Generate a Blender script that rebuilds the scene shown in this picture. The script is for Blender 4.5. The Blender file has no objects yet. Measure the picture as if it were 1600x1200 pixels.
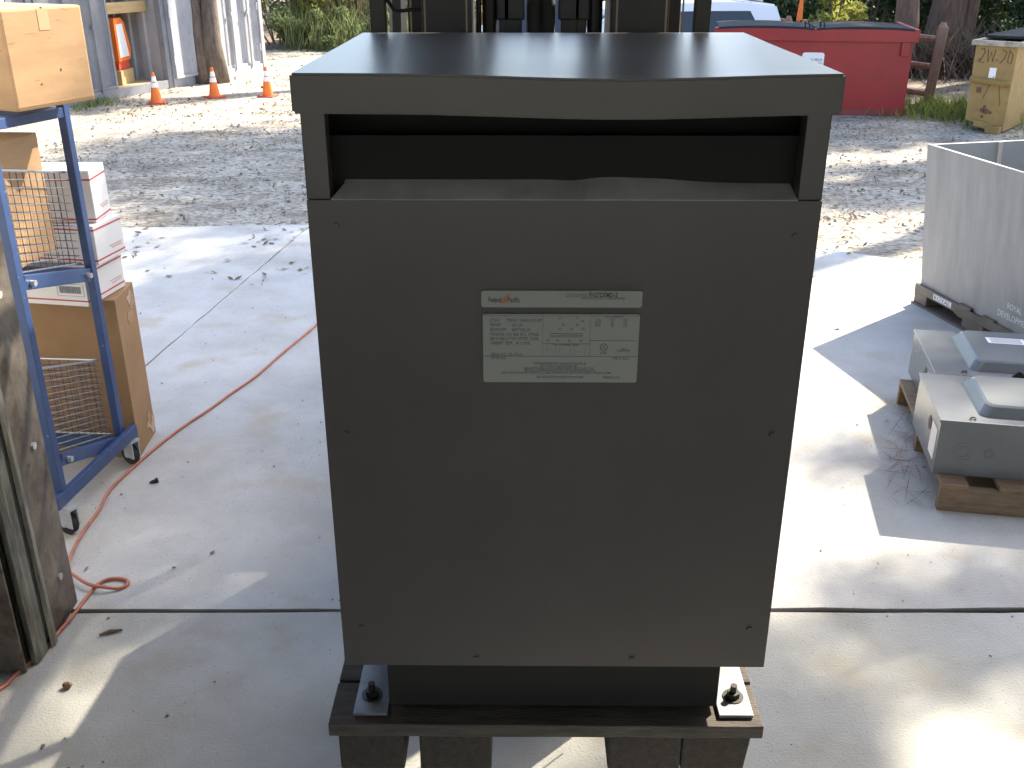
import bpy, bmesh, math, random
import numpy as np
from mathutils import Vector, Matrix, Euler, noise as mnoise
R = math.radians
random.seed(7)
scene = bpy.context.scene
COL = scene.collection

# ------------------------------------------------------------------ camera
cam_d = bpy.data.cameras.new('camera'); cam = bpy.data.objects.new('camera', cam_d); COL.objects.link(cam)
cam.location = (0, 0, 2.0); cam.rotation_euler = (R(90 - 23.72), 0, 0)
cam_d.sensor_width = 36; cam_d.sensor_fit = 'HORIZONTAL'; cam_d.lens = 35.28
cam_d.clip_start = 0.05; cam_d.clip_end = 600
scene.camera = cam
# ------------------------------------------------------------------ sky, sun, exposure
SUN_EL, SUN_AZ = 43.0, 46.0            # azimuth clockwise from +Y
world = bpy.data.worlds.new('World'); scene.world = world; world.use_nodes = True
wn = world.node_tree.nodes; wl = world.node_tree.links
bg = wn['Background']; sky = wn.new('ShaderNodeTexSky'); sky.sky_type = 'NISHITA'; sky.sun_disc = False
sky.sun_elevation = R(SUN_EL); sky.sun_rotation = R(SUN_AZ); sky.air_density = 1.0; sky.dust_density = 1.6
wl.new(sky.outputs[0], bg.inputs[0]); bg.inputs[1].default_value = 0.15
sd = bpy.data.lights.new('sun', 'SUN'); sd.energy = 5.0; sd.angle = R(0.7); sd.color = (1, .91, .75)
so = bpy.data.objects.new('sun', sd); COL.objects.link(so)
_dir = Vector((math.sin(R(SUN_AZ)) * math.cos(R(SUN_EL)), math.cos(R(SUN_AZ)) * math.cos(R(SUN_EL)), math.sin(R(SUN_EL))))
so.rotation_euler = _dir.to_track_quat('Z', 'Y').to_euler(); so.location = (8, 8, 12)
scene.cycles.pixel_filter_width = 2.0
vs = scene.view_settings
scene.display_settings.display_device = 'sRGB'
vs.view_transform = 'Standard'; vs.look = 'None'; vs.exposure = 1.9; vs.gamma = 1; vs.use_curve_mapping = False

# ------------------------------------------------------------------ helpers
def M(name, col, rough=.6, metal=0, col2=None, scale=6, amt=.5, bump=0, bscale=60, fine=None, fine2=None, cells=0, spec=.5, transl=0, stretch=None, ramp=(.35, .65)):
    m = bpy.data.materials.new(name); m.use_nodes = True
    nt = m.node_tree; N = nt.nodes; L = nt.links
    p = N['Principled BSDF']; p.inputs['Roughness'].default_value = rough; p.inputs['Metallic'].default_value = metal
    p.inputs['Specular IOR Level'].default_value = spec
    c1 = (*col, 1); p.inputs['Base Color'].default_value = c1
    tc = N.new('ShaderNodeTexCoord'); vec = tc.outputs['Object']
    if stretch:
        mp = N.new('ShaderNodeMapping'); mp.inputs['Scale'].default_value = stretch; L.new(vec, mp.inputs[0]); vec = mp.outputs[0]
    out = None
    if col2:
        n = N.new('ShaderNodeTexNoise'); n.inputs['Scale'].default_value = scale; n.inputs['Detail'].default_value = 6; n.inputs['Roughness'].default_value = .65
        L.new(vec, n.inputs['Vector'])
        r = N.new('ShaderNodeMapRange'); r.inputs[1].default_value = ramp[0]; r.inputs[2].default_value = ramp[1]; r.inputs[4].default_value = amt * 2 if amt <= .5 else 1
        r.inputs[3].default_value = 0
        L.new(n.outputs[0], r.inputs[0])
        mx = N.new('ShaderNodeMix'); mx.data_type = 'RGBA'; mx.inputs[6].default_value = c1; mx.inputs[7].default_value = (*col2, 1)
        L.new(r.outputs[0], mx.inputs[0]); out = mx.outputs[2]
    for fine in [q for q in (fine2, fine) if q]:      # (scale, colour, threshold low, threshold high)
        n = N.new('ShaderNodeTexNoise'); n.inputs['Scale'].default_value = fine[0]; n.inputs['Detail'].default_value = 4
        L.new(vec, n.inputs['Vector'])
        r = N.new('ShaderNodeMapRange'); r.inputs[1].default_value = fine[2]; r.inputs[2].default_value = fine[3]
        L.new(n.outputs[0], r.inputs[0])
        mx = N.new('ShaderNodeMix'); mx.data_type = 'RGBA'; mx.inputs[7].default_value = (*fine[1], 1)
        if out: L.new(out, mx.inputs[6])
        else: mx.inputs[6].default_value = c1
        L.new(r.outputs[0], mx.inputs[0]); out = mx.outputs[2]
    if cells:     # separate small stones of slightly different tone
        vo = N.new('ShaderNodeTexVoronoi'); vo.inputs['Scale'].default_value = cells; L.new(vec, vo.inputs['Vector'])
        hs = N.new('ShaderNodeSeparateColor'); L.new(vo.outputs['Color'], hs.inputs[0])
        r = N.new('ShaderNodeMapRange'); r.inputs[3].default_value = .62; r.inputs[4].default_value = 1.25; L.new(hs.outputs[0], r.inputs[0])
        mx = N.new('ShaderNodeMix'); mx.data_type = 'RGBA'; mx.blend_type = 'MULTIPLY'; mx.inputs[0].default_value = 1
        L.new(out, mx.inputs[6]); L.new(r.outputs[0], mx.inputs[7]); out = mx.outputs[2]
    if out: L.new(out, p.inputs['Base Color'])
    if bump:
        n = N.new('ShaderNodeTexNoise'); n.inputs['Scale'].default_value = bscale; n.inputs['Detail'].default_value = 5
        L.new(vec, n.inputs['Vector'])
        b = N.new('ShaderNodeBump'); b.inputs['Strength'].default_value = bump; b.inputs['Distance'].default_value = .01
        L.new(n.outputs[0], b.inputs['Height']); L.new(b.outputs[0], p.inputs['Normal'])
    if transl:
        t = N.new('ShaderNodeBsdfTranslucent'); ms = N.new('ShaderNodeMixShader'); ms.inputs[0].default_value = transl
        if out: L.new(out, t.inputs[0])
        else: t.inputs[0].default_value = c1
        L.new(p.outputs[0], ms.inputs[1]); L.new(t.outputs[0], ms.inputs[2]); L.new(ms.outputs[0], N['Material Output'].inputs[0])
    return m

class MB:
    def __init__(s): s.bm = bmesh.new()
    def box(s, c, d, rot=(0, 0, 0), bev=0):
        mt = Matrix.Translation(c) @ Euler(rot).to_matrix().to_4x4() @ Matrix.Diagonal((*d, 1))
        r = bmesh.ops.create_cube(s.bm, size=1, matrix=mt)
        if bev:
            es = list({e for v in r['verts'] for e in v.link_edges})
            bmesh.ops.bevel(s.bm, geom=es, offset=bev, segments=2, affect='EDGES', profile=.6)
        return s
    def ext(s, x0, x1, y0, y1, z0, z1, bev=0):
        return s.box(((x0+x1)/2, (y0+y1)/2, (z0+z1)/2), (x1-x0, y1-y0, z1-z0), bev=bev)
    def cyl(s, a, b, r, n=12, r2=None):
        a, b = Vector(a), Vector(b); d = b - a
        mt = Matrix.Translation((a+b)/2) @ d.to_track_quat('Z', 'Y').to_matrix().to_4x4()
        bmesh.ops.create_cone(s.bm, cap_ends=True, segments=n, radius1=r, radius2=r if r2 is None else r2, depth=d.length, matrix=mt)
        return s
    def tube(s, pts, r, n=8, closed=False):
        pts = [Vector(p) for p in pts]; rings = []
        rs = r if isinstance(r, (list, tuple)) else [r]*len(pts)
        for i, p in enumerate(pts):
            t = (pts[min(i+1, len(pts)-1)] - pts[max(i-1, 0)]).normalized()
            q = t.to_track_quat('Z', 'Y')
            rings.append([s.bm.verts.new(p + q @ Vector((math.cos(a)*rs[i], math.sin(a)*rs[i], 0))) for a in [2*math.pi*k/n for k in range(n)]])
        for A, B in zip(rings, rings[1:]):
            # match the rotation of the next ring to avoid twisting
            off = min(range(n), key=lambda o: sum((A[k].co - B[(k+o) % n].co).length_squared for k in range(n)))
            B[:] = B[off:] + B[:off]
            for k in range(n): s.bm.faces.new((A[k], A[(k+1) % n], B[(k+1) % n], B[k]))
        s.bm.faces.new(rings[0][::-1]); s.bm.faces.new(rings[-1])
        return s
    def prism(s, poly, y0, y1, axis='y'):
        """extrude a 2D polygon; axis y: poly in (x,z); x: poly in (y,z); z: poly in (x,y)"""
        f = {'y': lambda p, t: (p[0], t, p[1]), 'x': lambda p, t: (t, p[0], p[1]), 'z': lambda p, t: (p[0], p[1], t)}[axis]
        A = [s.bm.verts.new(f(p, y0)) for p in poly]; B = [s.bm.verts.new(f(p, y1)) for p in poly]
        n = len(poly)
        s.bm.faces.new(A); s.bm.faces.new(B[::-1])
        for k in range(n): s.bm.faces.new((A[k], B[k], B[(k+1) % n], A[(k+1) % n]))
        return s
    def mesh(s, smooth=False):
        bmesh.ops.recalc_face_normals(s.bm, faces=s.bm.faces)
        me = bpy.data.meshes.new('m'); s.bm.to_mesh(me); s.bm.free()
        if smooth:
            for p in me.polygons: p.use_smooth = True
        return me
    def build(s, name, mat, parent=None, smooth=False, **kw):
        return link(name, s.mesh(smooth), mat, parent, **kw)

def link(name, me, mat, parent=None, label=None, cat=None, group=None, kind=None, loc=None, rz=0):
    o = bpy.data.objects.new(name, me); COL.objects.link(o)
    if me is not None and mat is not None and not me.materials:
        me.materials.append(mat)
    if parent: o.parent = parent
    if loc: o.location = loc
    if rz: o.rotation_euler = (0, 0, rz)
    tag(o, label, cat, group, kind)
    return o
def tag(o, label=None, cat=None, group=None, kind=None):
    if label: o['label'] = label
    if cat: o['category'] = cat
    if group: o['group'] = group
    if kind: o['kind'] = kind
def thing(name, label, cat, loc=(0, 0, 0), rz=0, group=None):
    o = bpy.data.objects.new(name, None); COL.objects.link(o); o.location = loc; o.rotation_euler = (0, 0, rz)
    o.empty_display_size = .2; tag(o, label, cat, group); return o
def copy_tree(o, parent=None):
    c = o.copy(); COL.objects.link(c)
    if parent: c.parent = parent
    for ch in list(o.children): copy_tree(ch, c)
    return c
def text_mesh(s, size, align='LEFT', bold=0.0):
    cu = bpy.data.curves.new('t', 'FONT'); cu.body = s; cu.size = size; cu.align_x = align; cu.extrude = .0003; cu.offset = bold
    cu.resolution_u = 2
    o = bpy.data.objects.new('t', cu); COL.objects.link(o)
    bpy.context.view_layer.update()
    dg = bpy.context.evaluated_depsgraph_get(); me = bpy.data.meshes.new_from_object(o.evaluated_get(dg))
    bpy.data.objects.remove(o); me.materials.clear(); return me
def add_text(bm, s, size, at, mat3, align='LEFT', width=None, bold=0.0):
    """append text geometry to bmesh bm; mat3 = 3x3 whose columns are text x, text y, text normal"""
    me = text_mesh(s, size, align, bold)
    xs = [v.co.x for v in me.vertices]
    if not xs: return
    sx = width / (max(xs) - min(xs)) if width else 1
    x0 = min(xs) if (width and align == 'LEFT') else 0
    m = Matrix.Translation(at) @ mat3.to_4x4() @ Matrix.Diagonal((sx, 1, 1, 1)) @ Matrix.Translation((-x0, 0, 0))
    me.transform(m); bm.from_mesh(me); bpy.data.meshes.remove(me)
FRONT = Matrix(((1, 0, 0), (0, 0, -1), (0, 1, 0)))      # text facing -Y
def sstep(a, b, x):
    t = min(1, max(0, (x-a)/(b-a))); return t*t*(3-2*t)

# ------------------------------------------------------------------ materials
m_conc = M('concrete', (.50, .49, .465), .85, col2=(.38, .365, .335), scale=1.7, amt=.5, bump=.35, bscale=120, fine=(70, (.32, .285, .235), .62, .74), fine2=(3.2, (.40, .345, .27), .56, .74))
m_floor = M('floor_concrete', (.46, .455, .425), .8, col2=(.33, .32, .28), scale=1.3, amt=.5, bump=.3, bscale=120, fine=(75, (.28, .25, .20), .63, .75), fine2=(2.6, (.35, .30, .23), .56, .74))
m_gravel = M('sandy_gravel', (.43, .39, .32), .95, col2=(.225, .19, .14), scale=1.3, amt=.5, bump=.8, bscale=35, fine=(17, (.13, .10, .07), .53, .66), ramp=(.42, .66), stretch=(1, 1.9, 1), cells=30)
m_paint = M('charcoal_paint', (.080, .067, .061), .36, col2=(.066, .056, .052), scale=2.5, amt=.5, bump=.04, bscale=300)
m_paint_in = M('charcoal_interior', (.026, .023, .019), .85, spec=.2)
m_lidpaint = M('charcoal_lid_paint', (.068, .064, .062), .36, col2=(.054, .053, .053), scale=5, amt=.5, bump=.03, bscale=200, stretch=(1, 4, 1))
_p = m_lidpaint.node_tree.nodes['Principled BSDF']; _p.inputs['Coat Weight'].default_value = .45; _p.inputs['Coat Roughness'].default_value = .30
m_sill = M('sill_paint', (.42, .42, .41), .45, col2=(.30, .30, .295), scale=14)
m_galv = M('galvanised', (.55, .56, .57), .4, .5, col2=(.42, .43, .44), scale=25)
m_foot = M('foot_plate_steel', (.24, .245, .25), .45, .3, col2=(.17, .175, .18), scale=25)
m_bolt = M('oily_bolt', (.05, .045, .04), .4, .7)
m_plate = M('nameplate_face', (.27, .275, .235), .5)
m_ink = M('black_ink', (.03, .03, .035), .6)
m_ink2 = M('faint_ink', (.12, .12, .12), .6)
m_orange_ink = M('orange_ink', (.45, .14, .03), .6)
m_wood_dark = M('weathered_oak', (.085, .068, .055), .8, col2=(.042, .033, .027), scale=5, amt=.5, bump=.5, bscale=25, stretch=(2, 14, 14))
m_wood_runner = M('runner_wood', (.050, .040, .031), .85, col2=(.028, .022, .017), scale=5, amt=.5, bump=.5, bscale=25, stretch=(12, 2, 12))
m_wood_fresh = M('pallet_wood', (.28, .19, .115), .8, col2=(.17, .11, .07), scale=4, amt=.5, bump=.3, bscale=30, stretch=(2, 16, 16))
m_fork = M('forklift_black', (.018, .018, .018), .45, .2, col2=(.03, .026, .022), scale=9)
m_fork_edge = M('tan_edge_steel', (.30, .23, .17), .5, .3)
m_fork_body = M('forklift_yellow', (.42, .27, .03), .5, col2=(.3, .19, .03), scale=5)
m_rubber = M('rubber', (.02, .02, .02), .8)
m_jamb = M('grimy_steel', (.19, .165, .135), .45, .5, col2=(.07, .055, .045), scale=7, amt=.5, bump=.2, bscale=40, fine=(22, (.09, .06, .045), .58, .72))
m_track = M('door_track_steel', (.30, .29, .24), .32, .8, col2=(.13, .12, .09), scale=9, stretch=(6, 6, 1))
m_wall = M('garage_wall', (.60, .59, .56), .85, col2=(.48, .46, .43), scale=4)
m_roof = M('garage_roof', (.58, .57, .55), .8)
m_blue = M('blue_enamel', (.034, .068, .18), .4, col2=(.024, .05, .13), scale=11, amt=.4, fine=(40, (.20, .25, .36), .68, .76))
m_wire = M('zinc_wire', (.42, .45, .50), .3, .8)
m_wire_dark = M('dark_wire', (.06, .07, .10), .4, .5)
m_card = M('cardboard', (.42, .265, .14), .85, col2=(.34, .21, .11), scale=3, amt=.5, bump=.06, bscale=60, stretch=(1, 1, 5), fine=(13, (.27, .165, .09), .64, .74))
m_card2 = M('cardboard_worn', (.36, .215, .105), .85, col2=(.28, .165, .08), scale=3, amt=.5, bump=.1, bscale=30)
m_tape = M('packing_tape', (.46, .315, .18), .35)
m_white = M('white_carton', (.78, .76, .74), .6)
m_red_ink = M('red_ink', (.50, .06, .06), .6)
m_grey_ink = M('grey_ink', (.22, .22, .26), .6)
m_cord = M('orange_cord', (.48, .165, .095), .6, col2=(.38, .13, .08), scale=20)
m_bin = M('grey_bin_plastic', (.34, .325, .315), .6, col2=(.27, .26, .25), scale=2.2, amt=.5, bump=.05, bscale=80, stretch=(6, 6, .7))
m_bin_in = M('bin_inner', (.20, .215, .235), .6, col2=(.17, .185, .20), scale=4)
m_base = M('brown_plastic', (.155, .125, .10), .6, col2=(.11, .085, .065), scale=6)
m_white_ink = M('white_ink', (.7, .7, .7), .7)
m_encl = M('enclosure_grey', (.15, .158, .165), .22, col2=(.13, .138, .145), scale=2, bump=.02, bscale=20)
m_red = M('dumpster_red', (.30, .010, .014), .42, col2=(.235, .009, .012), scale=2.5, amt=.5, fine=(9, (.20, .035, .03), .62, .8))
m_red2 = M('dumpster_red_dusty', (.24, .03, .028), .6, col2=(.18, .04, .035), scale=6)
m_lid = M('dumpster_lid', (.022, .027, .032), .9, col2=(.03, .034, .038), scale=4, spec=.2)
m_tan = M('tan_steel', (.33, .21, .062), .6, col2=(.25, .155, .05), scale=4, amt=.5, fine=(11, (.17, .09, .05), .60, .72))
m_rust = M('rust_scrawl', (.15, .065, .04), .8)
m_rim = M('worn_rim', (.40, .36, .29), .5, col2=(.2, .15, .1), scale=12)
m_cone = M('cone_orange', (.80, .17, .02), .5)
m_cone_base = M('cone_base', (.55, .07, .03), .6)
m_collar = M('reflective_collar', (.8, .8, .82), .35)
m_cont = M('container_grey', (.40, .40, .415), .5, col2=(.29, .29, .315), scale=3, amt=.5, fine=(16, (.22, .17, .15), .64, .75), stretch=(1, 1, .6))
m_cont_shade = M('container_grey_shaded', (.24, .24, .25), .55, col2=(.17, .17, .185), scale=3, amt=.5, fine=(16, (.13, .10, .09), .64, .75), stretch=(1, 1, .6))  # container grey darkened: shade on the left containers put into the colour
m_cont_in = M('container_inside', (.46, .45, .44), .6, col2=(.36, .35, .34), scale=3)
m_ply = M('plywood', (.52, .36, .17), .7, col2=(.42, .27, .12), scale=3, stretch=(1, 1, 8))
m_bark = M('bark', (.17, .13, .10), .95, col2=(.085, .062, .048), scale=7, amt=.5, bump=1, bscale=18, stretch=(3, 3, .8))
m_bark2 = M('red_bark', (.16, .10, .07), .95, col2=(.08, .05, .036), scale=6, amt=.5, bump=1, bscale=16, stretch=(3, 3, .6))
m_fence = M('fence_wood', (.33, .20, .12), .85, col2=(.22, .13, .08), scale=5, amt=.5, bump=.4, bscale=20, stretch=(4, 4, 1))
m_car = M('white_car_paint', (.75, .76, .78), .25)
m_glass = M('car_glass', (.015, .02, .028), .05)
m_tail = M('tail_lamp', (.35, .02, .02), .2)
m_soil = M('forest_floor', (.10, .075, .05), .95, col2=(.17, .13, .09), scale=2, amt=.5, bump=.6, bscale=12)
def LEAF(n, a, b, t=.35): return M(n, a, .6, col2=b, scale=2.2, amt=.5, transl=t, ramp=(.38, .62))
m_leaf_y = LEAF('leaf_yellow_green', (.38, .36, .09), (.24, .26, .06), .65)
m_leaf_g = LEAF('leaf_green', (.085, .13, .04), (.05, .085, .027), .4)
m_leaf_d = LEAF('leaf_dark', (.04, .07, .02), (.022, .042, .014), .25)
m_leaf_s = LEAF('leaf_sage', (.24, .28, .12), (.15, .19, .075), .6)
m_straw = LEAF('dry_grass', (.26, .20, .11), (.16, .14, .07), .3)
m_grass = LEAF('grass_blade', (.26, .31, .07), (.17, .21, .05), .45)
m_litter = M('dead_leaf', (.19, .12, .07), .9, col2=(.09, .06, .04), scale=9, ramp=(.4, .6))
m_twig = M('twig', (.12, .085, .06), .9)
m_pebble = M('pebble', (.37, .345, .30), .9, col2=(.26, .235, .20), scale=9)

# ------------------------------------------------------------------ ground
def terrain_z(x, y):
    dip = -.60 * sstep(13.6, 16.6, y) * sstep(-2.2, -.6, x) * (1 - sstep(4.3, 5.6, x)) * (1 - sstep(24, 30, y))
    hill = 3.2 * sstep(32, 60, y) + 6 * sstep(50, 110, y)
    n = mnoise.fractal(Vector((x*.55, y*.55, 0)), 1, 2, 4) * .02 + mnoise.noise(Vector((x*3, y*3, 4)))*.008
    edge = -.045 if y < 7.35 else -.045 + .05 * sstep(7.35, 7.75, y)
    return dip + hill + (n if y > 7.35 else 0) + edge
def grid_mesh(xs, ys, keep):
    V = [(x, y, terrain_z(x, y)) for y in ys for x in xs]; nx = len(xs)
    F = [(j*nx+i, j*nx+i+1, (j+1)*nx+i+1, (j+1)*nx+i) for j in range(len(ys)-1) for i in range(nx-1) if keep((xs[i]+xs[i+1])/2, (ys[j]+ys[j+1])/2)]
    used = sorted({k for f in F for k in f}); mp = {k: i for i, k in enumerate(used)}
    me = bpy.data.meshes.new('m'); me.from_pydata([V[k] for k in used], [], [tuple(mp[k] for k in f) for f in F])
    for p in me.polygons: p.use_smooth = True
    return me
def in_wood(x, y):
    w = .5*mnoise.noise(Vector((x*.7, y*.7, 9)))
    return y > 21.6 + w or (x > 4.9 + w and y > 13.9 + w*.6 + max(0, 5.6-x)*1.5) or x < -30 or x > 24
xs = sorted(set([-250, -150, -90, -60, -40, -28, -20, -15] + [round(-12 + .14*i, 3) for i in range(172)] + [13, 16, 22, 30, 45, 70, 120, 250]))
ys = [-60, -30, -10, -2, 3, 5.5] + [round(7 + .1*i, 3) for i in range(70)] + [round(14.1 + .25*i, 3) for i in range(50)] + [27, 29, 31, 33, 36, 40, 45, 50, 56, 64, 75, 90, 110, 150, 220, 300]
link('gravel_yard', grid_mesh(xs, ys, lambda x, y: not in_wood(x, y)), m_gravel, kind='structure')
link('forest_floor', grid_mesh(xs, ys, in_wood), m_soil, kind='structure')

def slab(name, poly, mat, z0=-.14, z1=0.0, step=.12):
    """concrete slab with slightly ragged edges"""
    pts = []
    for i, p in enumerate(poly):
        q = poly[(i+1) % len(poly)]; p, q = Vector(p), Vector(q); n = max(1, min(60, int((q-p).length/step)))
        for k in range(n):
            v = p.lerp(q, k/n); j = .0045 if k else 0
            pts.append((v.x + random.uniform(-j, j), v.y + random.uniform(-j, j)))
    b = MB(); b.prism(pts, z0, z1, 'z')
    return b.build(name, mat, kind='structure')
YJ0, YJ1 = 2.698, 2.719
slab('garage_floor', [(-6, -5.2), (7, -5.2), (7, YJ0), (-6, YJ0)], m_floor)
jx = lambda y: -1.55 + (y - 7.417) * (.319/2.661) - .03
slab('concrete_apron', [(-9, YJ1), (jx(YJ1)-.005, YJ1), (jx(7.6)-.005, 7.64), (-5, 7.38), (-9, 7.1)], m_conc)
slab('concrete_apron', [(jx(YJ1)+.006, YJ1), (9, YJ1+.01), (9, 6.2), (5, 6.35), (3.2, 6.4), (2.3, 6.9), (.4, 7.55), (jx(7.6)+.006, 7.64)], m_conc)
# joint filler, dark compressed board lying low in the gap
MB().ext(-6, 9, YJ0+.004, YJ1-.004, -.13, -.012).build('joint_filler', M('joint_tar', (.022, .014, .009), .95, spec=.1), kind='structure')

# ------------------------------------------------------------------ scattered small stuff
def quads(centers, u, v):
    n = len(centers); V = np.empty((n, 4, 3), np.float32)
    V[:, 0] = centers - u; V[:, 1] = centers + v; V[:, 2] = centers + u; V[:, 3] = centers - v
    me = bpy.data.meshes.new('m'); me.vertices.add(n*4); me.vertices.foreach_set('co', V.ravel())
    me.loops.add(n*4); me.loops.foreach_set('vertex_index', np.arange(n*4, dtype=np.int32))
    me.polygons.add(n); me.polygons.foreach_set('loop_start', np.arange(0, n*4, 4, dtype=np.int32))
    me.polygons.foreach_set('loop_total', np.full(n, 4, np.int32)); me.update(calc_edges=True); return me
def litter(name, pts, lmin, lmax, asp, mat, seed, tilt=.35, lift=.008):
    rg = np.random.default_rng(seed); n = len(pts)
    c = np.array([(x, y, (terrain_z(x, y) if y > 7.5 or (x > 3.2 and y > 6.4) else 0) + lift) for x, y in pts], np.float32)
    a = rg.uniform(0, 6.283, n); L = rg.uniform(lmin, lmax, n)/2
    u = np.stack([np.cos(a)*L, np.sin(a)*L, rg.normal(0, tilt, n)*L], 1)
    w = L*rg.uniform(asp[0], asp[1], n)
    v = np.stack([-np.sin(a)*w, np.cos(a)*w, rg.normal(0, tilt, n)*w], 1)
    c[:, 2] += np.abs(u[:, 2]) * .6
    return link(name, quads(c, u, v), mat, kind='stuff')
def clumpy(n, x0, x1, y0, y1, seed, thr=.0, f=.9):
    rg = random.Random(seed); out = []
    while len(out) < n:
        x, y = rg.uniform(x0, x1), rg.uniform(y0, y1)
        if mnoise.noise(Vector((x*f, y*f*1.7, seed))) + .5*mnoise.noise(Vector((x*3, y*3, seed))) > thr + rg.uniform(-.25, .25): out.append((x, y))
    return out
litter('leaf_litter', clumpy(15000, -7, 9, 7.45, 15, 3, .10), .012, .05, (.15, .5), m_litter, 1)
litter('leaf_litter', clumpy(7000, -6, 9, 13, 22, 9, .15), .02, .07, (.2, .55), m_litter, 2)
litter('twig_litter', clumpy(7000, -7, 9, 7.5, 14.5, 5, .0), .03, .10, (.05, .12), m_twig, 3)
litter('leaf_litter', clumpy(90, -3.2, -1.2, 6.1, 7.5, 6, .15, 2), .03, .08, (.15, .5), m_litter, 4, .2, .006)
litter('leaf_litter', clumpy(45, -2.8, 2.6, 2.9, 6.6, 8, .05), .015, .05, (.15, .5), m_litter, 5, .2, .005)
litter('leaf_litter', clumpy(380, .9, 3.2, 6.2, 9.0, 12, .1, 1.5), .03, .08, (.15, .5), m_litter, 6, .25, .006)
litter('grit', clumpy(420, -2.2, 2.2, 1.7, 7.2, 14, .1, 1.3), .004, .014, (.5, 1), m_twig, 7, .1, .003)
rg = np.random.default_rng(4)
def pebbles(n, x0, x1, y0, y1, seed):
    rg = random.Random(seed); b = MB()
    for _ in range(n):
        x, y = rg.uniform(x0, x1), rg.uniform(y0, y1); r = rg.uniform(.006, .02)
        mt = Matrix.Translation((x, y, terrain_z(x, y)+r*.3)) @ Euler((rg.random()*3, rg.random()*3, 0)).to_matrix().to_4x4() @ Matrix.Diagonal((r*1.4, r, r*.7, 1))
        bmesh.ops.create_icosphere(b.bm, subdivisions=1, radius=1, matrix=mt)
    b.build('pebbles', m_pebble, kind='stuff')
pebbles(1500, -5, 6, 7.6, 13.5, 2)
# pine needles beside the pallet of grey enclosures
pts = []
rr = random.Random(3)
for _ in range(150):
    t = rr.random(); pts.append((1.60 + .32*t + rr.gauss(0, .045) - .05, 3.42 + .9*t + rr.gauss(0, .06)))
litter('pine_needles', pts, .06, .17, (.012, .02), M('pine_needle', (.20, .085, .05), .8), 8, .3, .006)

# ------------------------------------------------------------------ garage round the camera
g = thing('garage', 'dark garage whose grimy steel door jamb with door track stands at the left edge', 'garage', (-1.44, 2.70, 0))
def gp(name, x0, x1, y0, y1, z0, z1, mat, bev=0):
    return MB().ext(x0+1.44, x1+1.44, y0-2.70, y1-2.70, z0, z1, bev).build(name, mat, g)
gp('front_wall', -6.0, -1.455, 2.56, 2.698, 0.002, 3.3, m_wall)
gp('front_wall', 3.8, 7.0, 2.50, 2.695, 0.002, 3.3, m_wall)
gp('header', -1.455, 3.8, 2.50, 2.695, 2.62, 3.3, m_wall)
gp('side_wall', -6.2, -6.0, -5.2, 2.695, 0, 3.3, m_wall)
gp('side_wall', 7.0, 7.2, -5.2, 2.695, 0, 3.3, m_wall)
gp('back_wall', -6.2, -3.6, -5.4, -5.2, 0, 3.3, m_wall); gp('back_wall', 3.6, 7.2, -5.4, -5.2, 0, 3.3, m_wall); gp('added_opening_header', -3.6, 3.6, -5.4, -5.2, 2.9, 3.3, m_wall)  # unseen rear opening, added so sky light reaches the transformer front
gp('roof', -6.4, 7.4, -5.6, 2.9, 3.3, 3.45, m_roof)
# jamb plate: faces the opening, slightly bent; then the vertical door track in front of it, then an angle
j = MB()
j.prism([(-.022, -.135), (.0, -.135), (.004, -.06), (.0, .055), (-.022, .055)], .003, 2.62, 'z')
j.build('door_jamb', m_jamb, g)
t = MB()
t.prism([(-.010, -.142), (-.002, -.142), (.012, -.150), (.016, -.165), (.010, -.176), (.014, -.182), (.022, -.172), (.020, -.150), (.004, -.1355), (-.010, -.1355)], .003, 2.6, 'z')
t.prism([(-.012, -.262), (.004, -.262), (.010, -.240), (.010, -.196), (.002, -.184), (-.006, -.184), (.002, -.200), (.002, -.236), (-.004, -.252), (-.012, -.252)], .003, 2.6, 'z')
t.prism([(-.030, -.256), (-.024, -.256), (-.024, -.150), (-.030, -.150)], .003, 2.6, 'z')
t.build('door_track', m_track, g)
a = MB()
a.prism([(-.10, -.30), (-.012, -.30), (-.012, -.292), (-.092, -.292), (-.092, -.15), (-.10, -.15)], .003, 2.6, 'z')
a.build('angle_iron', m_jamb, g)
for z, yy in ((.16, -.03), (.62, -.02), (1.1, -.03)):
    MB().cyl((.0, yy, z), (.010, yy, z), .012, 6).build('bolt', m_galv, g)
MB().ext(-.6, -.14, -.75, -.2, .003, 1.5).build('brick_pier', M('brown_pier', (.12, .075, .05), .9, col2=(.06, .04, .03), scale=8), g)

# ------------------------------------------------------------------ the transformer
PZ = .68
T = thing('electrical_transformer', 'large dark grey electrical transformer cabinet with white nameplate, in the middle', 'transformer', (.0762, 1.45, PZ), R(-.5))
hw = .379
Z = lambda z: z - PZ
# hood: subdivided tray, front lip bent down near the middle
b = MB(); bm = b.bm
b.box((0, .3335, Z(1.808)), (.770, .691, .0555))
bmesh.ops.subdivide_edges(bm, edges=bm.edges[:], cuts=15, use_grid_fill=True)
sharp = [e for e in bm.edges if len(e.link_faces) == 2 and e.calc_face_angle() > 1]
bmesh.ops.bevel(bm, geom=sharp, offset=.0035, segments=2, affect='EDGES')
for v in bm.verts:
    x, y, z = v.co
    k = math.exp(-((x-.075)/.20)**2) * math.exp(-((y+.012)/.16)**2)
    v.co.z -= .0072*k; v.co.y -= .003*k
    v.co.z -= .0025 * math.exp(-((x-.02)/.25)**2 - ((y-.35)/.2)**2) + .0006*mnoise.noise(Vector((x*4, y*4, 1)))
    if abs(y+.012) < .01: v.co.y += .0012*mnoise.noise(Vector((x*9, 0, z*9)))
hood = b.build('hood', m_lidpaint, T)
hood.data.materials.append(m_paint)
for p in hood.data.polygons:
    if p.normal.z < .5: p.material_index = 1
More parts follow.
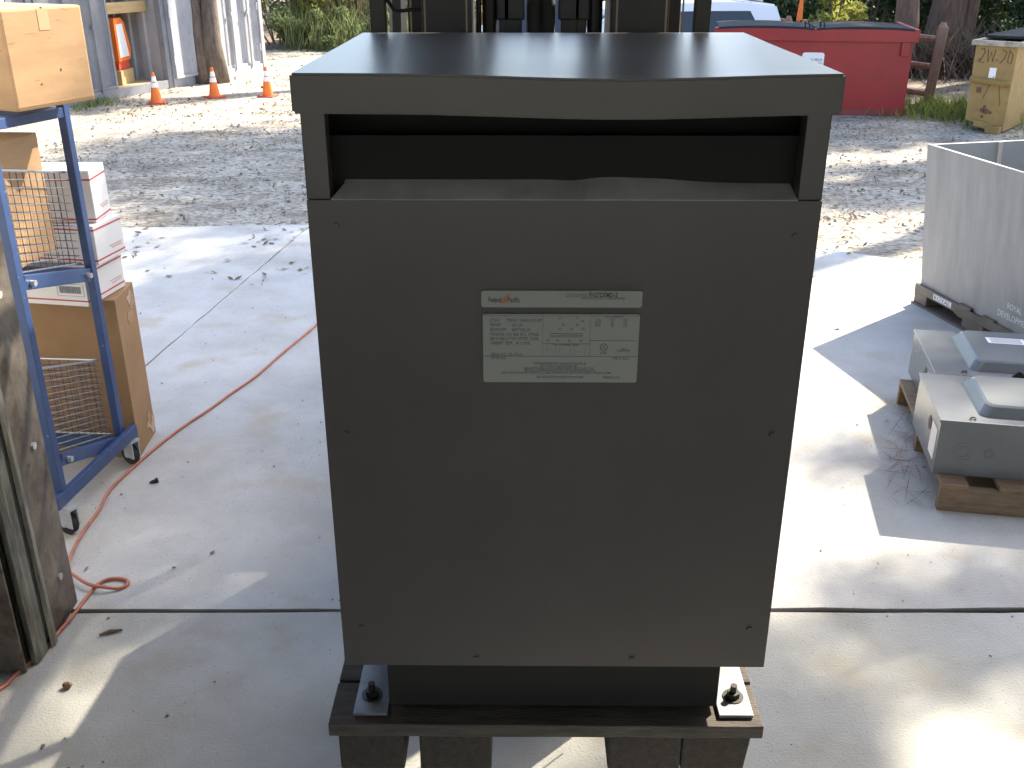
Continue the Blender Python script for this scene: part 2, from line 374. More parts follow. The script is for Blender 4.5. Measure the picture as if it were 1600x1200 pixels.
# front panel, slightly bulged
def sharp_edges(bm):
    bmesh.ops.recalc_face_normals(bm, faces=bm.faces)
    for e in bm.edges:
        e.smooth = not (len(e.link_faces) == 2 and e.calc_face_angle() > .6)
def panel(x0, x1, z0, z1, y, th, nx=16, nz=20, amp=.0007):
    b = MB(); b.box(((x0+x1)/2, y+th/2, (z0+z1)/2), (x1-x0, th, z1-z0))
    es = [e for e in b.bm.edges]
    bmesh.ops.subdivide_edges(b.bm, edges=es, cuts=nx, use_grid_fill=True)
    for v in b.bm.verts:
        u = (v.co.x-x0)/(x1-x0); w = (v.co.z-z0)/(z1-z0)
        if v.co.y < y+th*.5:
            v.co.y -= amp*math.sin(math.pi*u)*math.sin(math.pi*w) + amp*.5*mnoise.noise(Vector((v.co.x*5, v.co.z*5, 2)))*min(1, 8*min(u, 1-u, w, 1-w))
    sharp_edges(b.bm)
    return b
panel(-hw, hw, Z(.801), Z(1.6531), .009, .012).build('front_panel', m_paint, T, smooth=False)
for p in bpy.data.objects['front_panel'].data.polygons: p.use_smooth = True
for s in (-1, 1):
    b = MB(); b.ext(min(s*hw, s*(hw-.035)), max(s*hw, s*(hw-.035)), .0115, .045, Z(1.6535), Z(1.7795), .002); b.build('corner_post', m_paint, T)
    b = MB(); b.ext(min(s*hw, s*(hw-.004)), max(s*hw, s*(hw-.004)), .0455, .655, Z(.803), Z(1.7795)); b.build('side_panel', m_paint, T)
MB().ext(-hw+.0045, hw-.0045, .650, .655, Z(.803), Z(1.7795)).build('rear_panel', m_paint, T)
# sloping, wavy sill at the bottom of the vent
b = MB(); n = 48; x0, x1 = -hw+.036, hw-.036
for i in range(n+1):
    x = x0 + (x1-x0)*i/n
    wv = .004*math.exp(-((x-.06)/.05)**2) - .003*math.exp(-((x-.02)/.03)**2) + .003*math.exp(-((x-.14)/.05)**2) - .012*sstep(.05, .34, x)*.45
    sk = .030 if i == 0 else (-.012 if i == n else 0)
    pts = [(x, .0085, Z(1.655)), (x + (.018 if i == 0 else 0), .062, Z(1.6730)+wv), (x, .062, Z(1.64)), (x, .022, Z(1.64))]
    ring = [b.bm.verts.new(p) for p in pts]
    if i:
        for k in range(4): b.bm.faces.new((prev[k], ring[k], ring[(k+1) % 4], prev[(k+1) % 4]))
    prev = ring
b.build('vent_sill', m_sill, T, smooth=False)
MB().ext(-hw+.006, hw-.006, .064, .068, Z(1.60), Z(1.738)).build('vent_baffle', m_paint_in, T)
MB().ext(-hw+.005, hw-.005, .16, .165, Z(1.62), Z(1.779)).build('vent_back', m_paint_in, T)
for x, z in ((-.338, 1.615), (-.345, 1.27), (-.345, .885), (.345, .885), (.345, 1.27), (.345, 1.60), (-.14, .818), (.14, .818)):
    b = MB(); b.cyl((x, .0125, Z(z)), (x, .0062, Z(z)), .006, 8, .005); b.build('screw', m_paint, T)
# recessed base and foot plates
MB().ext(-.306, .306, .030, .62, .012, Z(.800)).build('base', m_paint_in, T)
for s in (-1, 1):
    p = MB().ext(min(s*.3085, s*.372), max(s*.3085, s*.372), .010, .62, .002, .0085, .001).build('foot_plate', m_foot, T)
    for yy in (.060, .55):
        b = MB(); b.cyl((s*.343, yy, .0085), (s*.343, yy, .0105), .020, 20); b.cyl((s*.343, yy, .0106), (s*.343, yy, .021), .0125, 6); b.cyl((s*.343, yy, .021), (s*.343, yy, .036), .0065, 10)
        b.build('bolt', m_bolt, p)
# nameplates with their print
def rrect(x0, x1, z0, z1, r):
    out = []
    for cx, cz, a0 in ((x1-r, z1-r, 0), (x0+r, z1-r, 90), (x0+r, z0+r, 180), (x1-r, z0+r, 270)):
        for k in range(5):
            a = R(a0+22.5*k); out.append((cx+r*math.cos(a), cz+r*math.sin(a)))
    return out
X = lambda x: x - .0762
PY = .0030     # plates proud of the bulged panel
def plate(x0, x1, z0, z1):
    b = MB(); b.prism(rrect(x0, x1, z0, z1, .004), PY, PY+.006, 'y'); return b.build('nameplate', m_plate, T)
A0, A1 = X(-.0470), X(.1985)
p1 = plate(A0, A1, Z(1.4895), Z(1.5160)); p2 = plate(A0+.002, A1-.002, Z(1.3645), Z(1.4785))
zx = lambda v: A0 + (v-70)/1430*(A1-A0)
z1 = lambda v: Z(1.5160) - (v-70)/148*.0265
z2 = lambda v: Z(1.4785) - (v-288)/600*.114
ty = PY - .0002
def words(items, zf, mat, parent, bold=.0):
    b = MB()
    for s, x, y, w, h in items:
        add_text(b.bm, s, h*.000239, Vector((zx(x), ty, zf(y))), FRONT, width=w*(A1-A0)/1430, bold=bold)
    me = bpy.data.meshes.new('m'); b.bm.to_mesh(me); b.bm.free(); return link('lettering', me, mat, parent, kind='stuff')
words([('Federal', 135, 172, 115, 50), ('Pacific', 305, 172, 108, 50), ('FH27DEMD-3', 1028, 124, 250, 44)], z1, m_ink, p1, .0001)
words([('CATALOG NO.', 818, 126, 200, 34), ('DRIVE ISOLATION    TRANSFORMER', 965, 145, 385, 20)], z1, m_ink2, p1)
b = MB(); b.prism([(zx(250), z1(188)), (zx(262), z1(140)), (zx(338), z1(92)), (zx(302), z1(142)), (zx(290), z1(172))], ty-.0004, ty+.0004, 'y'); b.build('flash_emblem', m_orange_ink, p1)
words([('27 KVA', 145, 355, 85, 30), ('TYPE FH 3 PHASE 60 HZ DRY', 295, 355, 320, 30), ('PRIMARY', 145, 395, 105, 30), ('230 (A)', 345, 395, 95, 30),
       ('SECONDARY', 145, 435, 150, 30), ('460Y/266 (A)', 340, 435, 170, 30), ('WINDING 115 C RISE  80 C  3 PHASE', 145, 475, 440, 30), ('220 C INSULATION SYSTEM  CLASS', 145, 513, 440, 30),
       ('AMBIENT TEMP.   40 C MAX.', 150, 553, 360, 30), ('SERIAL NO.  J02-17C-01', 150, 652, 285, 30), ('TAP VOLTAGE', 150, 682, 135, 24)], z2, m_ink2, p2)
words([('UL', 1152, 590, 45, 40), ('LISTED', 1140, 632, 64, 18), ('CLASS', 1335, 594, 42, 18), ('TRANSFORMER', 1295, 613, 118, 20), ('TYPE 3R  EN. B', 1258, 684, 145, 24),
       ('MADE IN U.S.A.', 1180, 852, 160, 24), ('TAP  CURRENTS', 1170, 318, 175, 22), ('TAP CONNECTIONS', 710, 562, 240, 20),
       ('H1', 762, 330, 26, 20), ('H2', 918, 330, 26, 20), ('X1', 795, 388, 26, 20), ('X0', 918, 388, 26, 20), ('H3', 965, 357, 26, 20), ('H1', 765, 424, 26, 20), ('H2', 866, 424, 26, 20), ('H3', 970, 424, 26, 20),
       ('X0', 655, 526, 26, 20), ('X1', 745, 526, 26, 20), ('X2', 848, 526, 26, 20), ('X3', 955, 526, 26, 20),
       ('H1-H2', 1095, 342, 40, 16), ('VOLTS', 1222, 342, 42, 16), ('TAPS', 1340, 342, 40, 16)] +
      [(t, x, 362+16*k, w, 15) for k in range(3) for t, x, w in (('5-6-7', 1092, 46), ('241', 1230, 28), ('1-2', 1340, 32))] +
      [('THIS TRANSFORMER IS FOR INDOOR OR OUTDOOR USE', 540, 728, 480, 20), ('VENTILATION MUST NOT BE BLOCKED  KEEP', 600, 750, 340, 18), ('GROUND THE CORE AND COIL ASSEMBLY BEFORE USE. DO NOT LIFT BY', 455, 770, 635, 18),
       ('REMOVE ALL SHIPPING BRACES AND BLOCKS BEFORE ENERGIZING', 460, 790, 645, 18), ('USE MINIMUM 90 C SUPPLY WIRE FOR ALL FIELD CONNECTIONS AND ALLOW CLEARANCE ON ALL SIDES', 245, 810, 1005, 18),
       ('SEE INSTRUCTIONS INSIDE COVER PANEL', 570, 850, 430, 22)], z2, m_ink2, p2)
b = MB()
def hline(xa, xb, y): b.box(((zx(xa)+zx(xb))/2, ty, z2(y)), (zx(xb)-zx(xa), .0006, .0004))
def vline(x, ya, yb): b.box((zx(x), ty, (z2(ya)+z2(yb))/2), (.0005, .0006, z2(ya)-z2(yb)))
hline(90, 1480, 302); hline(90, 1480, 655); hline(1050, 1460, 515); hline(622, 1046, 545)
vline(622, 304, 655); vline(1048, 304, 655)
for x in (660, 740, 778, 876, 912, 1008): vline(x, 580, 645)
for k in range(3): hline(685, 985, 455+14*k)
ringpts = [(zx(1175)+.0058*math.cos(a), ty, z2(575)+.0058*math.sin(a)) for a in [2*math.pi*k/20 for k in range(21)]]
b.tube(ringpts, .0004, 4)
b.build('ruled_lines', m_ink2, p2, kind='stuff')

# ------------------------------------------------------------------ pallet on the forks
P = thing('wooden_pallet', 'dark weathered wooden pallet carrying the transformer, lifted on the forks', 'pallet', (.0645, 1.44, .545), R(-.5))
def deck_board(x0, x1, y0, y1, jit=.004):
    b = MB(); b.ext(x0, x1, y0, y1, .106, .135, .003)
    bmesh.ops.subdivide_edges(b.bm, edges=[e for e in b.bm.edges if abs((e.verts[0].co-e.verts[1].co).x) > .3], cuts=24)
    for v in b.bm.verts:
        if abs(v.co.x - x0) > .01 and abs(v.co.x-x1) > .01: v.co.y += .0016*mnoise.noise(Vector((v.co.x*9, y0*30, v.co.z*40))); v.co.z += .0012*mnoise.noise(Vector((v.co.x*8, y0*9, 3)))
    return b
for k in range(6):
    o = random.uniform(-.005, .005)
    deck_board(-.402+o, .402+o, .0+.122*k, .114+.122*k).build('deck_board', m_wood_dark, P)
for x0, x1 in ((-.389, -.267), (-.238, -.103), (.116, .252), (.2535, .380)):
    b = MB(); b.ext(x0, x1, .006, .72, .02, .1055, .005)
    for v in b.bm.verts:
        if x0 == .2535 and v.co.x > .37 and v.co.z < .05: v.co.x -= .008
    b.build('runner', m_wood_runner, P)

# ------------------------------------------------------------------ forklift behind
F = thing('forklift', 'forklift with black mast rising behind the transformer, its forks lifting the pallet', 'forklift', (.066, 2.20, 0))
for s in (-1, 1):
    xa, xb = sorted((s*.115, s*.225))
    b = MB(); b.prism([(-.62, .528), (-.60, .522), (-.03, .505), (.0, .505), (.0, .545), (-.60, .543)], xa, xb, 'x'); b.ext(xa, xb, .0005, .035, .505, .95)
    b.build('fork', m_fork, F)
MB().ext(-.36, .36, .036, .065, .62, .70, .004).build('carriage_bar', m_fork, F)
MB().ext(-.36, .36, .036, .065, .86, .94, .004).build('carriage_bar', m_fork, F)
for s, xo in ((-1, -.348), (1, .334)):
    MB().ext(xo-.016, xo+.017, -.02+.056, .066, .945, 2.25, .003).build('backrest_post', m_fork, F)
MB().ext(-.364, .351, .040, .062, 2.252, 2.29, .003).build('backrest_rail', m_fork, F)
# mast: outer and inner channels either side
for s, (xi, xo) in ((-1, (-.152, -.300)), (1, (.148, .312))):
    lo, hi = min(xi, xo), max(xi, xo)
    MB().ext(lo+.040*(s < 0), hi-.040*(s > 0), .10, .19, .12, 2.9, .003).build('inner_channel', m_fork, F)
    c = MB(); c.ext(lo, hi, .195, .27, .06, 2.7, .003); c.build('outer_channel', m_fork, F)
    for xx in ((lo+.016, lo+.046, hi-.012) if s < 0 else (lo+.012, hi-.046, hi-.010)):
        MB().ext(xx-.002, xx+.002, .0985, .1005, .3, 2.7).build('tan_edge', m_fork_edge, F)  # thin lighter tan strips down the channel faces
# hydraulic cylinders, hoses, chain
for x, r in ((-.115, .017), (-.140+.0, .006), (.118, .017), (.093, .007)):
    MB().cyl((x, .17, .3), (x, .17, 2.6), r, 14).build('cylinder', m_fork, F)
for x, h in ((-.018, 1.905), (.014, 1.912)):
    pts = [(x, .16, .7)] + [(x, .16, 1.2)] + [(x + .0*k, .16 + .05*(1-math.cos(math.pi*k/8)), h-.05 + .05*math.sin(math.pi*k/8)) for k in range(9)] + [(x, .27, .9)]
    MB().tube(pts, .0155, 10).build('hose', m_rubber, F, smooth=True)
for x, w in ((-.062, .018), (.060, .018), (-.085, .009), (.087, .011)):
    MB().ext(x-w, x+w, .14, .165, .7, 1.868, .003).build('lift_chain', m_fork, F)
    MB().ext(x-w-.006, x+w+.006, .136, .17, 1.845, 1.89, .004).build('chain_anchor', m_fork, F)
MB().ext(-.10, .10, .15, .172, 1.70, 1.795, .004).build('cross_member', m_fork, F)
MB().ext(-.15, .15, .20, .27, 2.50, 2.60).build('cross_member', m_fork, F)
MB().ext(-.15, .15, .20, .27, .3, .42).build('cross_member', m_fork, F)
# hose guide hooks on the left
for k, (z, d) in enumerate(((1.868, 0), (1.895, .008), (1.912, .0))):
    MB().tube([(-.330, .060, 1.98), (-.328, .065, z+.02), (-.318, .07, z+.003), (-.30, .075, z), (-.262, .09, z+.004)], .0045, 6).build('hose_hook', m_fork, F, smooth=True)
# truck body
b = MB(); b.prism([(.62, .18), (2.55, .18), (2.75, .35), (2.75, 1.02), (2.62, 1.12), (1.95, 1.10), (1.85, .62), (1.15, .60), (1.05, 1.05), (.62, 1.08)], -.45, .45, 'x'); b.build('truck_body', m_fork_body, F)
MB().ext(-.46, .46, 2.2, 2.85, .25, 1.0, .06).build('counterweight', m_fork_body, F)
MB().ext(-.25, .25, 1.55, 1.95, 1.0, 1.12, .03).build('seat', m_rubber, F)
MB().box((0, 1.98, 1.38), (.44, .1, .5), (R(-12), 0, 0), .03).build('seat_back', m_rubber, F)
b = MB(); b.tube([(.05+.17*math.cos(a), 1.12+.1*math.sin(a), 1.42+.14*math.sin(a)) for a in [2*math.pi*k/24 for k in range(25)]], .014, 6); b.cyl((.05, 1.12, 1.42), (.05, .98, 1.05), .025); b.build('steering_wheel', m_rubber, F)
for x in (-.40, .40):
    MB().tube([(x, .75, 1.05), (x*.97, .95, 2.42)], .025, 6).build('guard_post', m_fork, F)
    MB().tube([(x, 2.45, 1.05), (x*.97, 2.25, 2.42)], .025, 6).build('guard_post', m_fork, F)
b = MB()
for k in range(7): b.ext(-.40, .40, .95+.2*k, .985+.2*k, 2.42, 2.45)
b.ext(-.42, -.38, .92, 2.3, 2.41, 2.46); b.ext(.38, .42, .92, 2.3, 2.41, 2.46); b.build('overhead_guard', m_fork, F)
for x, y, r in ((-.42, .72, .27), (.42, .72, .27), (-.40, 2.25, .22), (.40, 2.25, .22)):
    w = MB().cyl((x-.08, y, r), (x+.08, y, r), r, 28).build('tyre', m_rubber, F)
    MB().cyl((x-.085, y, r), (x+.085, y, r), r*.5, 20).build('rim', m_galv, w)

# ------------------------------------------------------------------ blue wire cart
CX = -1.632
K = thing('wire_basket_cart', 'blue steel cart with wire mesh baskets and casters beside the door jamb', 'cart', (CX, 3.20, 0), R(-4))
PW = .038
def post(y, z0, z1, x=-.018, lean=0):
    b = MB(); b.box((x, y, (z0+z1)/2), (.030, PW, z1-z0), bev=.003)
    for v in b.bm.verts: v.co.x += lean*(v.co.z-z0)/(z1-z0)
    return b.build('post', m_blue, K)
post(.0, .12, 1.495); post(.5, .14, 1.495)
post(.0, .12, 1.495, -.95); post(.5, .14, 1.495, -.95)
for za, zb_, dz in ((1.492, 1.462, .035), (.985, .86, .05), (.31, .14, .045)):
    MB().box((-.020, .25, (za+zb_)/2-dz/2), (.026, .466, dz), (-math.atan2(za-zb_, .5), 0, 0), .003).build('end_rail', m_blue, K)
    MB().ext(-.935, -.033, .485, .505, zb_-dz, zb_).build('side_rail', m_blue, K)
    MB().ext(-.935, -.033, -.01, .010, za-dz, za).build('side_rail', m_blue, K)
# skewed bottom caster beam
MB().box((.006, .245, .145), (.024, .62, .05), (0, 0, R(-3)), .004).build('caster_beam', m_blue, K)
for yy, zz in ((.06, .942), (.445, .848), (.42, .143), (.07, .263)):
    MB().cyl((-.006, yy, zz), (.010, yy, zz), .011, 10).build('bolt', m_galv, K)
for i, (x, y, a) in enumerate(((.014, -.025, 68), (.016, .52, 62), (-.93, -.02, 0), (-.93, .52, 40))):
    r = .045
    w = thing('caster', None, None, (x, y, 0), R(a)); w.parent = K
    MB().cyl((-.011, .02, r), (.011, .02, r), r, 24).build('wheel', m_rubber, w)
    b = MB(); b.ext(-.019, -.014, -.022, .035, .035, .112); b.ext(.014, .019, -.022, .035, .035, .112); b.ext(-.022, .022, -.026, .03, .108, .119); b.cyl((-.021, .02, r), (.021, .02, r), .012, 10); b.build('fork', m_galv, w)
def basket(z0, z1, sh, n):
    XE = -.036; sz = lambda y, z: z - sh*(y-.03)
    B = MB()
    for z in (z0, z1):
        B.tube([(-.93, .03, sz(.03, z)), (XE, .03, sz(.03, z)), (XE, .47, sz(.47, z)), (-.93, .47, sz(.47, z)), (-.93, .03, sz(.03, z))], .0045 if z == z1 else .003, 6)
    B = B.build('basket', m_wire, K)
    h = z1 - z0
    meE = MB().cyl((XE, .03, sz(.03, 0)), (XE, .47, sz(.47, 0)), .0017, 5).mesh(); meS = MB().cyl((-.93, 0, 0), (XE, 0, 0), .0016, 5).mesh()
    for k in range(1, n):
        z = z0 + h*k/n
        link('wire', meE, m_wire, B, loc=(0, 0, z))
        for y in (.03, .47): link('wire', meS, m_wire_dark, B, loc=(0, y, sz(y, z)))
    meV = MB().cyl((0, 0, z0), (0, 0, z1), .0015, 5).mesh(); meF = MB().cyl((-.93, 0, z0), (XE, 0, z0), .0015, 5).mesh()
    for k in range(1, 11): y = .03+.44*k/11; link('wire', meV, m_wire_dark, B, loc=(XE, y, sz(y, 0)))
    for k in range(22):
        for y in (.03, .47): link('wire', meV, m_wire_dark, B, loc=(-.93+.893*k/22, y, sz(y, 0)))
    for k in range(1, 10): y = .03+.44*k/10; link('wire', meF, m_wire_dark, B, loc=(0, y, sz(y, 0)))
basket(.985, 1.33, .22, 12); basket(.31, .635, .33, 13)

def carton(name, label, loc, dims, rz, mat, cat='box', extra=None, bev=.004, group=None):
    t = thing(name, label, cat, loc, R(rz), group)
    w, d, h = dims
    b = MB(); b.box((0, 0, h/2), dims, bev=bev)
    b.build('carton', mat, t)
    if extra: extra(t, w, d, h)
    return t
def flaps(t, w, d, h):
    MB().ext(-w/2-.001, w/2+.0015, -.0015, .0015, h-.003, h+.0012).build('flap_seam', m_twig, t)
    MB().ext(w/2-.0005, w/2+.0012, -d/2+.001, d/2-.001, .012, .0145).build('crease', m_card2, t)
    MB().ext(w/2-.0005, w/2+.0010, -.022, .022, h-.07, h-.004).build('packing_tape', m_tape, t)
    MB().ext(w/2-.0005, w/2+.0013, .035, .039, .11, .118).build('scuff', m_twig, t)
    MB().ext(w/2-.0005, w/2+.0013, -.055, -.048, .075, .079).build('scuff', m_twig, t)
def big_tape(t, w, d, h):
    MB().ext(-w/2-.0008, w/2+.0008, -.025, .025, h-.001, h+.0009).build('packing_tape', m_tape, t)
    MB().ext(w/2+.0002, w/2+.0010, -.025, .025, h*.55, h-.001).build('packing_tape', m_tape, t)
carton('cardboard_box', 'large brown cardboard box lying on top of the blue cart', (-1.85, 3.625, 1.497), (.70, .33, .312), -24.4, m_card, bev=.008, extra=flaps)
carton('cardboard_box', 'brown cardboard carton standing inside the upper wire basket', (-1.835, 3.475, .97), (.30, .26, .42), -3, m_card)
def worn(t, w, d, h):
    rr = random.Random(5)
    for k in range(6):
        x = w/2+.0012; y = rr.uniform(-d*.35, d*.4); z = h - rr.uniform(.03, .16) if k < 3 else rr.uniform(.01, .10)
        pts = [(y+rr.uniform(.01, .05)*math.cos(a), z+rr.uniform(.015, .05)*math.sin(a)) for a in [2*math.pi*i/9 for i in range(9)]]
        pts = [(min(max(p[0], -d/2), d/2), min(max(p[1], .002), h-.002)) for p in pts]
        MB().prism(pts, x-.0006, x+.0004+.0002*k, 'x').build('torn_patch', m_tape if k % 2 else m_card, t)
carton('cardboard_box', 'tall battered brown carton standing on the concrete behind the blue cart', (-1.945, 3.885, 0.001), (.72, .24, .70), 3, m_card2, extra=worn)
def stripes(spec):
    def f(t, w, d, h):
        e = .0007
        for z in spec.get('z', (.03, h-.022)):
            MB().ext(-w/2-e, w/2+e, -d/2-e, d/2+e, z-.003, z+.003).build('red_stripe', m_red_ink, t)
        if spec.get('bar'):
            b = MB(); rr = random.Random(11); x = w/2-.115
            for _ in range(26):
                bw = rr.choice((.0011, .002, .003)); b.ext(x, x+bw, -d/2-.0012, -d/2-.0004, .052, .080); x += bw+rr.choice((.0011, .0018))
            b.build('barcode', m_grey_ink, t, kind='stuff')
            b = MB(); xa, xb = w/2-.125, w/2-.012
            b.ext(xa, xb, -d/2-.0012, -d/2-.0004, .0895, .0905); b.ext(xa, xb, -d/2-.0012, -d/2-.0004, .0405, .0415); b.ext(xa, xa+.001, -d/2-.0013, -d/2-.0004, .0415, .0895); b.ext(xb-.001, xb, -d/2-.0013, -d/2-.0004, .0415, .0895); b.build('label_outline', m_grey_ink, t)
        b = MB()
        for k, wd in enumerate((.07, .085)): b.ext(w/2+.0004, w/2+.0012, d/2-.02-wd, d/2-.02, .040+.010*k, .0455+.010*k)
        b.build('print', M('pink_print', (.62, .42, .42), .6), t)
    return f
carton('postal_box', 'white postal box with barcode and red stripes on the tall brown carton', (-1.925, 3.88, .704), (.62, .27, .145), -10, m_white, extra=stripes({'z': (.022, .128), 'bar': 1}))
carton('postal_box', 'white red-striped postal box in the middle of the white stack', (-1.835, 3.90, .852), (.50, .20, .155), -10, m_white, extra=stripes({'z': (.018, .138)}))
carton('postal_box', 'white postal box on top of the white stack behind the cart', (-1.81, 3.885, 1.010), (.40, .17, .20), 2, m_white, extra=stripes({'z': (.012, .165)}))
carton('white_box', 'small white box resting on the large cardboard box at top left', (-1.99, 3.70, 1.811), (.50, .14, .10), -24.4, m_white)

# ------------------------------------------------------------------ orange extension cord
cp = [(1.1, 6.5), (.5, 6.6), (-.3, 6.45), (-.8, 6.05), (-1.06, 5.62), (-1.128, 5.316), (-1.221, 4.931), (-1.287, 4.631), (-1.36, 4.413), (-1.408, 4.254), (-1.482, 4.051), (-1.541, 3.833), (-1.581, 3.634), (-1.60, 3.477), (-1.585, 3.33), (-1.585, 3.192), (-1.575, 3.064), (-1.549, 2.943), (-1.49, 2.874), (-1.429, 2.829), (-1.372, 2.812), (-1.325, 2.822), (-1.305, 2.848), (-1.322, 2.872), (-1.372, 2.878), (-1.405, 2.845), (-1.415, 2.764), (-1.42, 2.688), (-1.428, 2.615), (-1.451, 2.48), (-1.48, 2.372), (-1.495, 2.322), (-1.6, 2.15), (-1.9, 1.9)]
def catmull(p, n=6):
    out = []
    for i in range(len(p)-1):
        a, b_, c_, d = [Vector(p[min(max(i+k, 0), len(p)-1)]) for k in (-1, 0, 1, 2)]
        for k in range(n):
            t = k/n; out.append(.5*((2*b_) + (-a+c_)*t + (2*a-5*b_+4*c_-d)*t*t + (-a+3*b_-3*c_+d)*t**3))
    out.append(Vector(p[-1])); return out
pz = [(x, y, .0075 + (.012 if 18 <= i <= 20 else 0)) for i, (x, y) in enumerate(cp)]
MB().tube(catmull(pz), .0060, 8).build('extension_cord', m_cord, smooth=True, label='orange extension cord with a loop snaking across the concrete past the cart', cat='cord')

# small things on the concrete
def nut(name, label, x, y, s, cat, mat):
    b = MB(); bmesh.ops.create_uvsphere(b.bm, u_segments=10, v_segments=8, radius=1, matrix=Matrix.Translation((x, y, s*.8)) @ Matrix.Diagonal((s, s*.8, s*.8, 1)))
    b.cyl((x+s*.4, y, s*.8), (x+s*1.1, y+s*.3, s*.9), s*.85, 10, s*.3)
    b.build(name, mat, smooth=True, label=label, cat=cat)
nut('acorn', 'small brown acorn lying in the shade at lower left', -1.304, 2.336, .013, 'acorn', m_litter)
b = MB(); b.tube([(-1.463, 3.545, .007), (-1.452, 3.553, .008), (-1.441, 3.561, .008)], [.003, .007, .008], 10); b.cyl((-1.442, 3.560, .009), (-1.435, 3.565, .009), .0105, 12)
b.build('rubber_plug', m_rubber, label='small dark rubber plug lying on concrete right of the cart casters', cat='plug')
b = MB(); b.tube([(-1.30, 2.575, .006), (-1.27, 2.59, .008), (-1.235, 2.60, .006)], [.003, .007, .003], 6)
b.build('dead_leaf', m_litter, label='curled dead leaf in the sunlit patch below the door jamb', cat='leaf')

# ------------------------------------------------------------------ big grey bulk bin on the right
Bn = thing('bulk_bin', 'large open grey bulk bin on brown plastic base, at the right edge', 'bin', (2.46, 5.77, 0), R(13))
bl, bw_, zt, zb, th = 1.36, 1.12, .96, .115, .022
def slabp(name, x0, x1, y0, y1, z0, z1, mat, bev=.004): return MB().ext(x0, x1, y0, y1, z0, z1, bev).build(name, mat, Bn)
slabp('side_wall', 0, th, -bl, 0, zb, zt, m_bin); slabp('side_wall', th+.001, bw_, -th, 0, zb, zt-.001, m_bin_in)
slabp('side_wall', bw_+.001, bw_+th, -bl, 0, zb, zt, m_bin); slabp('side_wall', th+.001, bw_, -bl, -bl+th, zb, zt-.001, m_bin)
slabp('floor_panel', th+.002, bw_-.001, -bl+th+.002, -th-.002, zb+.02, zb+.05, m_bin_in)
MB().ext(.40, .425, -th-.012, -th-.0005, zb+.06, zt-.002).build('seam', m_bin, Bn)
# moulded base: top rim with notches, blocks, bottom skid
b = MB()
prof = [(-bl-.02, .045), (-bl-.02, .125), (-.70, .125), (-.70, .135), (-.60, .135), (-.60, .118), (-.50, .118), (-.50, .138), (-.40, .138), (-.40, .125), (.02, .125), (.02, .075), (-.36, .075), (-.40, .06), (-.52, .06), (-.56, .075), (-.9, .075), (-.94, .045)]
b.prism(prof, -.022, -.002, 'x'); b.build('base_rim', m_base, Bn)
MB().ext(-.018, bw_, .003, .022, .05, .125).build('base_rim', m_base, Bn)
for y0, y1 in ((-.10, .02), (-.62, -.44), (-bl-.02, -1.06)):
    MB().ext(-.018, .10, y0, y1, .012, .0745, .004).build('base_foot', m_base, Bn)
    MB().ext(bw_-.1, bw_+.015, y0, y1, .012, .0745, .004).build('base_foot', m_base, Bn)
MB().ext(-.03, .11, -bl-.02, .025, .0, .0115).build('skid', m_base, Bn)
MB().ext(bw_-.11, bw_+.02, -bl-.02, .025, .0, .0115).build('skid', m_base, Bn)
SIDE = Matrix(((0, 0, -1), (-1, 0, 0), (0, 1, 0)))          # text facing -X, reading towards -Y
b = MB(); b.ext(-.0232, -.0224, -.335, -.165, .084, .116); b.build('label_patch', m_white_ink, Bn)
b = MB(); add_text(b.bm, 'ROYAL', .034, Vector((-.0235, -.175, .088)), SIDE, width=.15); me = bpy.data.meshes.new('m'); b.bm.to_mesh(me); link('lettering', me, m_base, Bn, kind='stuff')
b = MB(); add_text(b.bm, 'ROYAL', .05, Vector((-.0006, -.77, .232)), SIDE, width=.11); add_text(b.bm, 'DEVELOPMENT', .05, Vector((-.0006, -.70, .172)), SIDE, width=.26)
me = bpy.data.meshes.new('m'); b.bm.to_mesh(me); link('lettering', me, m_white_ink, Bn, kind='stuff')

for o in Bn.children:      # the near-left wall leans outwards
    for v in o.data.vertices:
        v.co.x -= .113*min(1, max(0, (v.co.z-zb)/(zt-zb)))*(1-min(1, max(0, v.co.x/bw_)))
